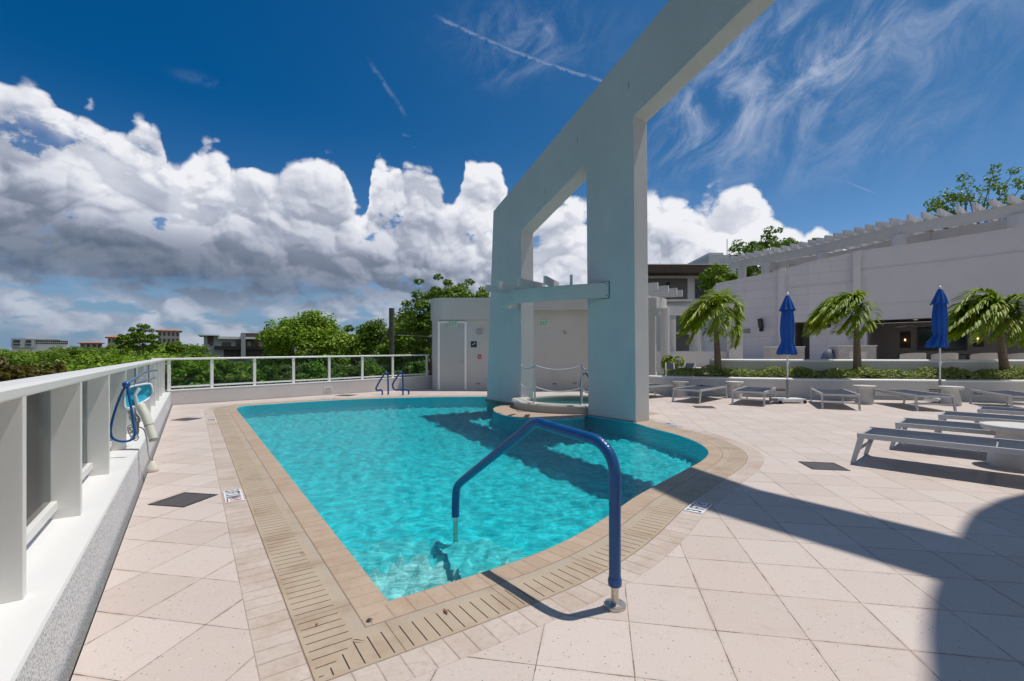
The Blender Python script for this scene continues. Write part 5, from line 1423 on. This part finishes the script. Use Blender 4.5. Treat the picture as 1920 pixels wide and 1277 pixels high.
# ------------------------------------------------------------------ pool gear hung on the left railing
def at3(px, Y, py): return ((px-960)/F*Y, Y, H+(HY-py)/F*Y)
hk = thing('body_hook', 'blue looped rescue hook with long pole hung along the left railing', 'rescue hook', at3(237, 4.6, 720))
o = hk.location.copy()
def rl(pts): return [Vector(p)-o for p in pts]
loop = [at3(237,4.6,721), at3(226,4.6,742), at3(215,4.58,772), at3(208,4.55,800), at3(208,4.55,815), at3(214,4.55,824), at3(230,4.56,828), at3(246,4.58,825), at3(253,4.6,815), at3(251,4.6,795), at3(246,4.6,765), at3(241,4.6,738), at3(237.5,4.6,721)]
mb = MB(); mb.tube(rl(catmull(loop, 5)), .011, 10); mb.build('hoop', BLUEP, hk)
mb = MB(); mb.tube(rl([at3(237,4.6,719), at3(252,5.3,710), at3(270,6.4,698.5), at3(283,7.3,695), at3(293,8.0,694.5)]), [.020,.018,.017,.017,.017], 10); mb.build('pole', POLEBL, hk)
mb = MB(); mb.lathe([(.0,.022),(.028,.018),(.034,0),(.030,-.025),(.0,-.03)], (0,0,0), 16); mb.build('clamp', BLUEP, hk)
nt_ = thing('leaf_net', 'blue pool net with white rim hung on the left railing', 'pool net', at3(260, 5.05, 745))
o = nt_.location.copy()
rim = [at3(233.5,4.9,731), at3(240,4.92,727), at3(260,5.05,722), at3(279,5.18,719.5), at3(284,5.2,723), at3(286,5.2,733), at3(284.5,5.2,740), at3(278,5.17,748), at3(262,5.05,757), at3(243,4.92,765.5), at3(236,4.88,765), at3(233.5,4.88,757)]
rimc = catmull(rim+[rim[0]], 4)
mb = MB(); mb.tube(rl(rimc), .011, 8); mb.build('rim', SIGNW, nt_)
mb = MB(); inner_ = rl(rimc[:-1]); c0 = sum(inner_, Vector())/len(inner_); n = len(inner_)
mid = [p.lerp(c0, .5)+Vector((-.02,.05,0)) for p in inner_]; cc = c0+Vector((-.03,.09,0))
mb.add(inner_+mid+[cc], [(i, (i+1)%n, n+(i+1)%n, n+i) for i in range(n)]+[(n+i, n+(i+1)%n, 2*n) for i in range(n)], smooth=True); mb.build('net_bag', NETBLUE, nt_)
mb = MB(); mb.tube(rl([at3(250,4.98,724), at3(262,5.8,717), at3(278,6.8,712.5), at3(290,7.6,708)]), .014, 8); mb.build('pole', POLEBL, nt_)
mb = MB(); mb.tube(rl([at3(258,5.0,762), at3(253,4.98,740), at3(262,5.02,728)]), .018, 8); mb.build('net_bracket', SIGNW, nt_)
for px, Yk in ((253.5,5.35), (279,6.95)):
    h_ = thing('pole_hanger', 'small dark pole hanger on the left railing '+('behind the blue net' if px < 260 else 'near its far end'), 'bracket', at3(px, Yk, 700))
    oo = h_.location; top = Vector((0,0,1.18-oo.z)); mb = MB(); mb.tube([top, Vector((0,0,0)), Vector((0.0,0,-.22)), Vector((.03,0,-.24)), Vector((.04,0,-.20))], .007, 8); mb.build('hook', POLEBL, h_)
cy = thing('rescue_tube', 'cream plastic tube hanging over the left parapet below the net', 'rescue float', at3(262, 5.0, 758)); o = cy.location.copy()
a, b = Vector(at3(262,5.0,758)), Vector(at3(274,4.98,782)); c_ = Vector(at3(288,4.95,824))
mb = MB(); mb.tube([tuple(Vector(p)-o) for p in catmull([tuple(a), tuple(a.lerp(b,.4)), tuple(b), tuple(b.lerp(c_,.5)), tuple(c_)], 5)], [.026]+[.042]*19+[.039], 18); mb.build('tube', FLOATW, cy)
mb = MB(); d = (c_-b).normalized(); e = b.lerp(c_, .38)-o; mb.tube([tuple(e-d*.004), tuple(e+d*.004)], .0445, 18); e2 = c_-o; mb.tube([tuple(e2-d*.006), tuple(e2+d*.012)], .041, 18); mb.build('band', GREYP, cy)
rnd = random.Random(3); pts = []
for k in range(34):
    t_ = k/33; pts.append((-.02+.045*math.sin(k*2.1)+rnd.uniform(-.015,.015)+.02*t_, -.02+.03*math.cos(k*1.7), -.02-.34*abs(math.sin(k*.55))*(.6+.4*rnd.random())))
rp_ = thing('throw_rope', 'tangled pale rope hanging below the net to the float', 'rope', at3(256, 4.98, 762)); o = rp_.location
mb = MB(); mb.tube(catmull(pts, 4), .006, 6); tail = [Vector(at3(258,4.98,800))-o, Vector(at3(270,4.97,806))-o, Vector(at3(276,4.97,830))-o, Vector(at3(278,5.1,850))-o, Vector(at3(282,5.25,864))-o]
mb.tube(catmull([tuple(p) for p in tail], 5), .006, 6); mb.build('rope_coil', ROPE, rp_)
bu = Vector(G(286, 884)); t = thing('rope_float', 'cream cone float lying on the deck against the left parapet', 'float', (bu.x, bu.y, .0))
mb = MB(); mb.lathe([(.0,0),(.085,.002),(.095,.02),(.088,.05),(.055,.11),(.025,.15),(.014,.16),(.0,.16)], seg=28, cap=False); mb.build('float_body', FLOATW, t)
mb = MB(); mb.lathe([(.012,.155),(.014,.17),(.0,.175)], seg=12, cap=False); mb.build('ring', DARKM, t); t.scale = (.68, .68, .78)

# ------------------------------------------------------------------ fallen leaves and twigs on the coping
def leaf_bit(px, py, L, w, rz, m, label):
    x, y = G(px, py); t = MB(); t.add([(-L/2,0,0),(-L*.1,w,.006),(L/2,0,.002),(-L*.1,-w,.004)], [(0,1,2,3)]); o = t.build('fallen_leaf', m, None, (x, y, .006)); o.rotation_euler = (0,0,rz)
    tag(o, label, 'fallen leaf')
DRYL = mat('dry_leaf', (.22,.10,.03), .7); TWIG = mat('twig', (.10,.06,.03), .8); DKL = mat('dark_petal', (.05,.015,.03), .7)
leaf_bit(835, 1148, .07, .008, R(120), DRYL, 'brown dry leaf lying on a drain slot by the handrail shadow')
leaf_bit(693, 1165, .04, .012, .4, DKL, 'dark shrivelled petal on the coping at the pool corner')
leaf_bit(567, 1039, .075, .003, R(-35), TWIG, 'thin brown twig on the left drain channel')
leaf_bit(672, 1204, .08, .003, R(-8), TWIG, 'bent twig on the drain stone at the near corner')
leaf_bit(594, 1174, .02, .006, R(60), DKL, 'tiny dark crumb on the left drain channel')
# ------------------------------------------------------------------ vegetation
def fast_mesh(name, V, Fq):
    me = bpy.data.meshes.new(name); n = len(V); m = len(Fq)
    me.vertices.add(n); me.vertices.foreach_set('co', np.asarray(V, dtype=np.float32).ravel())
    me.loops.add(m*4); me.loops.foreach_set('vertex_index', np.asarray(Fq, dtype=np.int32).ravel())
    me.polygons.add(m); me.polygons.foreach_set('loop_start', np.arange(0, m*4, 4, dtype=np.int32))
    me.update(calc_edges=True); me.validate(); return me
def leaves(P, Nn, size, rs, asp=.55):
    """P centres, Nn facing directions; one four-sided leaf each"""
    n = len(P); up = rs.normal(size=(n, 3)); a = np.cross(Nn, up); a /= np.linalg.norm(a, axis=1)[:, None]+1e-9
    b = np.cross(Nn, a); L = size*rs.uniform(.6, 1.25, (n, 1)); W = L*asp
    V = np.stack([P-a*L, P-b*W*.9+a*L*.1, P+a*L, P+b*W*.9+a*L*.1], axis=1).reshape(-1, 3)
    return V, np.arange(4*n).reshape(n, 4)
def crown_mesh(name, seed, rx, ry, rz, ncl, per, leaf, sparse=0.0, flat=0.0, lump=.22, cr=(.13,.24)):
    rs = np.random.RandomState(seed)
    d = rs.normal(size=(ncl, 3)); d /= np.linalg.norm(d, axis=1)[:, None]
    d[:, 2] = np.where(d[:, 2] < -.45, -d[:, 2]*.6, d[:, 2])
    rad = rs.uniform(.45, 1.0, (ncl, 1))**.6
    # uneven outline
    k = rs.normal(size=(6, 3)); k /= np.linalg.norm(k, axis=1)[:, None]; amp = rs.uniform(-lump, lump, 6)
    mod = 1+sum(amp[i]*np.clip(d@k[i], 0, 1)[:, None]*1.5 for i in range(6))
    C = d*rad*mod*np.array([rx, ry, rz])
    cs = rs.uniform(cr[0], cr[1], ncl)*min(rx, rz)*1.5
    Ps, Ns = [], []
    for i in range(ncl):
        m = int(per*rs.uniform(.6, 1.4)); q = rs.normal(size=(m, 3)); q /= np.linalg.norm(q, axis=1)[:, None]
        r = rs.uniform(.35, 1, (m, 1))**.5
        p = C[i]+q*r*cs[i]*np.array([1.15, 1.15, .75]); Ps.append(p); nn = q*.7+np.array([0,0,.55])+rs.normal(size=(m,3))*.5
        nn /= np.linalg.norm(nn, axis=1)[:, None]; Ns.append(nn)
    V, Fq = leaves(np.concatenate(Ps), np.concatenate(Ns), leaf, rs)
    return fast_mesh(name, V, Fq), C
def limb_mb(h, r, C, seed, nl=9, trunk_top=.7):
    rs = random.Random(seed); mb = MB()
    tt = [(0,0,0),(rs.uniform(-.2,.2),rs.uniform(-.2,.2),h*.35),(rs.uniform(-.4,.4),rs.uniform(-.3,.3),h*trunk_top)]
    mb.tube(catmull(tt, 4), [r*(1-.06*i) for i in range(9)], 10)
    idx = sorted(range(len(C)), key=lambda i: rs.random())[:nl]
    for i in idx:
        e = Vector(C[i])+Vector((0,0,h)); s0 = Vector(tt[2]).lerp(Vector(tt[1]), rs.uniform(0,.6)); m_ = s0.lerp(e, .5)+Vector((rs.uniform(-.3,.3),rs.uniform(-.3,.3),rs.uniform(0,.5)))
        pts = catmull([tuple(s0), tuple(m_), tuple(e)], 5); mb.tube(pts, [r*.42*(1-.085*k) for k in range(len(pts))], 7)
    return mb
def tree(label, x, y, ztop, rx, ry, rz, seed, leafsz=.2, ncl=70, per=130, m=None, zb=-6.3, group=None, name='tree', nl=10, **kw):
    t = thing(name, label, 'tree', (x, y, zb), 0, group)
    me, C = crown_mesh('crown', seed, rx, ry, rz, ncl, per, leafsz, **kw)
    hc = ztop-rz*1.02-zb
    link('crown', me, m or LEAF, t, (0, 0, hc))
    limb_mb(hc, max(.12, rx*.05), C, seed, nl=nl).build('trunk', BARK, t)
    return t

def px_tree(label, px, Y, py_top, wpx, hpx, seed, **kw):
    x = (px-960)/F*Y; zt_ = H+(HY-py_top)/F*Y; rx = wpx/2/F*Y; rz = hpx/2/F*Y
    return tree(label, x, Y, zt_, rx, rx*.9, rz, seed, **kw)
# large distinct trees
px_tree('broad bright green tree behind the middle of the back railing', 588, 33, 566, 172, 190, 11, leafsz=.125, ncl=130, per=190, lump=.26, cr=(.10,.19))
px_tree('smaller green tree between the broad tree and the utility pole', 694, 36, 590, 90, 160, 12, leafsz=.13, ncl=80, per=190, m=LEAFD)
px_tree('green tree filling the gap right of the utility pole', 770, 34, 598, 110, 170, 13, leafsz=.13, ncl=90, per=190)
px_tree('tall airy dark tree rising above the pool house', 862, 27, 521, 170, 110, 14, leafsz=.10, ncl=95, per=85, m=LEAFD, lump=.35, cr=(.09,.16), nl=26)
px_tree('leggy tree behind the left corner of the pool house', 800, 29, 560, 75, 150, 15, leafsz=.13, ncl=60, per=80, m=LEAFD, nl=14)
# trees on the right, beyond the clubhouse roof
def rtree(label, px, Y, py_top, wpx, hpx, seed, zb=2.0, **kw):
    return px_tree(label, px, Y, py_top, wpx, hpx, seed, zb=zb, **kw)
rtree('bushy tree showing over the left part of the roof pergola', 1447, 47, 439, 118, 95, 21, leafsz=.17, ncl=70, per=60, m=LEAFD, nl=24, cr=(.10,.17))
rtree('sparse tree top above the roof pergola at the right edge', 1832, 37, 331, 150, 120, 22, leafsz=.14, ncl=75, per=34, m=LEAFD, nl=34, cr=(.08,.15), lump=.35)
rtree('thin low branches left of the sparse tree top', 1765, 36, 378, 60, 60, 23, leafsz=.12, ncl=26, per=26, m=LEAFD, nl=14, cr=(.08,.15))
rtree('climbing shrub beside the left end of the roof pergola', 1352, 44, 500, 60, 75, 24, leafsz=.16, ncl=50, per=90)
rtree('green shrub behind the left roof columns', 1412, 46, 505, 90, 60, 25, leafsz=.16, ncl=60, per=90)
rtree('small tuft of leaves over the middle of the roof pergola', 1530, 44, 444, 26, 40, 26, leafsz=.15, ncl=14, per=50)
# distant wood to the left: a few crowns, copied tree by tree
GRP = 'trees of the wood beyond the left railing'
protos = []
for i, (m, rx, rz) in enumerate(((LEAF,5.2,3.6),(LEAFD,4.6,3.9),(LEAF,5.8,3.3),(LEAFD,5.0,3.5))):
    t = tree('leafy green tree of the wood beyond the left railing', 0, 0, 0, rx, rx*.95, rz, 40+i, leafsz=.17, ncl=110, per=190, m=m, group=GRP, cr=(.11,.2), lump=.15)
    protos.append((t, [False]))
rs = random.Random(5)
def wood(px, Y, py_top, k, sc=1.0):
    t, used = protos[k % 4]
    o = t if not used[0] else copy_tree(t); used[0] = True
    x = (px-960)/F*Y; zt_ = H+(HY-py_top)/F*Y
    # the prototype's crown top is at z 0 with its base at -6.3
    hh = (zt_+6.3)/6.3
    s = sc*rs.uniform(.85, 1.3)
    o.scale = (s, s, s); o.location = (x, Y, zt_-6.3*s if True else 0); o.rotation_euler = (0, 0, rs.uniform(0, 6.28))
    return o
for px, Y, pt, k in ((150,38,670,0),(290,40,662,2),(20,52,664,3),(110,55,656,1),(215,52,652,0),(330,50,655,1),(405,47,672,2),
                     (-40,70,660,0),(50,72,656,2),(140,75,650,3),(205,80,646,1),(260,66,640,0),(330,68,646,3),(390,66,660,0),(-90,60,668,2),
                     (0,100,657,1),(60,105,656,0),(115,105,653,2),(165,108,650,1),(225,110,645,3),(285,105,640,0),(345,100,645,2),(400,98,652,1),
                     (-60,100,660,3),(20,145,657,2),(90,150,656,3),(150,150,652,0),(200,155,650,1),(250,150,646,2),(310,150,646,3),(370,150,652,0),(430,140,655,1),(490,120,655,2),(450,110,664,0)):
    wood(px, Y, pt, k, 1.0 if Y < 60 else 1.25)
px_tree('tall open tree standing above the wood in front of the cream office', 268, 58, 616, 50, 60, 51, leafsz=.17, ncl=60, per=70, m=LEAFD, nl=20, cr=(.1,.17))
px_tree('slim tree just right of the cream office', 328, 60, 636, 30, 40, 52, leafsz=.18, ncl=40, per=60, m=LEAFD, nl=14)
px_tree('small tree in front of the low terracotta office', 232, 62, 626, 26, 36, 53, leafsz=.18, ncl=30, per=60, m=LEAFD, nl=10)
px_tree('bronze tinted tree at the left edge of the wood', 70, 30, 668, 130, 120, 54, leafsz=.15, ncl=95, per=110, m=LEAFB)
px_tree('second bronze tinted tree at the far left picture edge', -25, 27, 672, 130, 100, 55, leafsz=.15, ncl=70, per=90, m=LEAFB)
# lower shrubs seen through the back glass
for i, (px, Y, pt, wd) in enumerate(((340,24,682,70),(405,26,684,60),(470,25,690,60),(530,24,684,60),(590,25,682,60),(650,24,684,60),(705,25,676,60),(770,24,678,60),(365,30,676,70),(440,32,674,70),(500,31,676,60))):
    px_tree('leafy shrub behind the back railing glass', px, Y, pt, wd*1.2, 80, 60+i, leafsz=.13, ncl=40, per=90, m=(LEAF, LEAFD)[i % 2], name='shrub', group='shrubs behind the back railing', nl=3)
# undergrowth below the trees
rsn = np.random.RandomState(9); n = 26000
P = np.stack([rsn.uniform(-34, 2, n), rsn.uniform(19, 70, n), rsn.uniform(-6.3, -4.2, n)], axis=1)
P[:, 0] = P[:, 0]*(P[:, 1]/30)
nn = rsn.normal(size=(n, 3))*.5+np.array([0,0,1]); nn /= np.linalg.norm(nn, axis=1)[:, None]
V, Fq = leaves(P, nn, .42, rsn); o = link('undergrowth', fast_mesh('undergrowth', V, Fq), LEAFD); tag(o, 'dark undergrowth on the ground below the trees', 'undergrowth', kind='stuff')

# hedge of variegated leaves in the planter
def hedge_leaves():
    rsn = np.random.RandomState(4); pts = []; ctr = offset(plc, .62)
    seg = [(Vector(ctr[i]), Vector(ctr[i+1])) for i in range(len(ctr)-1)]; L = [ (b-a).length for a, b in seg]; tot = sum(L)
    n = 26000; out = []; nr = []
    for _ in range(n):
        s = rsn.uniform(.35, tot); i = 0
        while i < len(L)-1 and s > L[i]: s -= L[i]; i += 1
        a, b = seg[i]; p = a.lerp(b, min(1, s/L[i])); d = (b-a).normalized(); w = rsn.uniform(-1, 1)
        hh = .36+.05*math.sin(p.x*3.1)+.04*math.sin(p.x*7.7+1)
        z = hh*math.sqrt(max(0, 1-abs(w)**3))*rsn.uniform(.55, 1.05)
        out.append((p.x-d.y*w*.44, p.y+d.x*w*.44, .50+z)); nr.append((-d.y*w*.8, d.x*w*.8, .8))
    nr = np.array(nr)+rsn.normal(size=(n, 3))*.5; nr /= np.linalg.norm(nr, axis=1)[:, None]
    return leaves(np.array(out), nr, .040, rsn, .5)
V, Fq = hedge_leaves(); o = link('hedge', fast_mesh('hedge', V, Fq), LEAFH); tag(o, 'low hedge of small yellow and green leaves filling the white planter', 'hedge', kind='stuff')

# ------------------------------------------------------------------ palms
def palm(label, px, Y, pxt, py_shaft, py_crown, seed, spread, nf=17, zb=.5, wind=1.0, bias=0.0):
    rs = np.random.RandomState(seed); x = (px-960)/F*Y
    t = thing('palm_tree', label, 'palm tree', (x, Y, zb), 0, 'small palms in the white planter')
    zs = H+(HY-py_shaft)/F*Y-zb; zc = H+(HY-py_crown)/F*Y-zb; dx = (pxt-px)/F*Y
    pts = catmull([(0,0,0),(dx*.25,0,zs*.3),(dx*.75,0,zs*.75),(dx,0,zs)], 5)
    mb = MB(); mb.tube(pts, [.155-.085*(i/(len(pts)-1))**.6 for i in range(len(pts))], 16); mb.build('trunk', PTRUNK, t)
    mb = MB(); mb.tube([(dx,0,zs-.01),(dx,0,zs+(zc-zs)*.5),(dx+.01,0,zc)], [.078,.066,.04], 14); mb.build('crownshaft', PSHAFT, t)
    for f in range(nf):
        az = 2*math.pi*(f*.618)+rs.uniform(-.2,.2); az = math.pi+((az-math.pi+math.pi) % (2*math.pi)-math.pi)*(1-bias); el = R(rs.uniform(30, 86)); L = spread*rs.uniform(.85, 1.15)
        d = Vector((math.cos(az)*math.cos(el), math.sin(az)*math.cos(el), math.sin(el))); p = Vector((dx, 0, zc-.05)); n = 18; ds = L/n; rach = [p.copy()]; dirs = [d.copy()]
        for k in range(n):
            s = k/n
            d = (d+Vector((-.145*wind*(.5+s)*(1.1-.35*math.cos(az)), .0, -.215-.11*s))).normalized(); p = p+d*ds; rach.append(p.copy()); dirs.append(d.copy())
        V, Fc = [], []
        def quad(a, b, c, e):
            i = len(V); V.extend([a, b, c, e]); Fc.append((i, i+1, i+2, i+3))
        for k in range(n):     # rachis as a thin three sided rod
            w0, w1 = .013*(1-k/n)+.004, .013*(1-(k+1)/n)+.004; sd_ = dirs[k].cross(Vector((0,0,1))); sd_ = sd_.normalized() if sd_.length > .1 else Vector((1,0,0))
            u_ = sd_.cross(dirs[k])
            a0, a1, a2 = rach[k]+sd_*w0, rach[k]-sd_*w0, rach[k]-u_*w0; b0, b1, b2 = rach[k+1]+sd_*w1, rach[k+1]-sd_*w1, rach[k+1]-u_*w1
            quad(a0, b0, b1, a1); quad(a1, b1, b2, a2); quad(a2, b2, b0, a0)
        NL = 52
        for k in range(NL):
            s = .13+.86*k/NL; i = s*n; i0 = min(int(i), n-1); q_ = rach[i0].lerp(rach[i0+1], i-i0); dd = dirs[i0]
            sd_ = dd.cross(Vector((0,0,1))); sd_ = sd_.normalized() if sd_.length > .15 else Vector((0,1,0))
            LLf = spread*.34*math.sin(math.pi*(.12+.80*s))**.7*rs.uniform(.85, 1.1)
            for sg_ in (-1, 1):
                ld = (dd*.62+sd_*sg_*.85+Vector((-.18*wind, 0, .14))+Vector(rs.normal(size=3)*.10)).normalized()
                m1 = q_+ld*LLf*.5; ld2 = (ld+Vector((-.22*wind,0,-.62))).normalized(); m2 = m1+ld2*LLf*.5
                wv = ld.cross(Vector((0,0,1))); wv = (wv.normalized() if wv.length > .1 else dd)*.024
                tilt = Vector((0,0,.008*rs.uniform(-1,1)))
                quad(q_-wv*.5, q_+wv*.5, m1+wv+tilt, m1-wv-tilt); quad(m1-wv-tilt, m1+wv+tilt, m2+wv*.15, m2-wv*.15)
        me = fast_mesh('frond', np.array([tuple(v) for v in V]), np.array(Fc)); link('frond', me, LEAFP, t)
    return t
palm('left palm, wind blown, in front of the terrace wall end', 1347, 15.55, 1343, 620, 583, 3, 1.50, 26, wind=.8)
palm('middle palm with fronds swept left beside the barbecue counter', 1608, 14.45, 1606, 616, 575, 5, 1.60, 28, wind=1.15, bias=.34)
palm('right palm with a leaning trunk at the right picture edge', 1886, 13.9, 1873, 614, 580, 8, 1.65, 28, wind=1.2, bias=.15)
palm('tiny palm by the entrance columns', 1262, 21.0, 1262, 682, 676, 12, .8, 10, zb=.0, wind=.3)
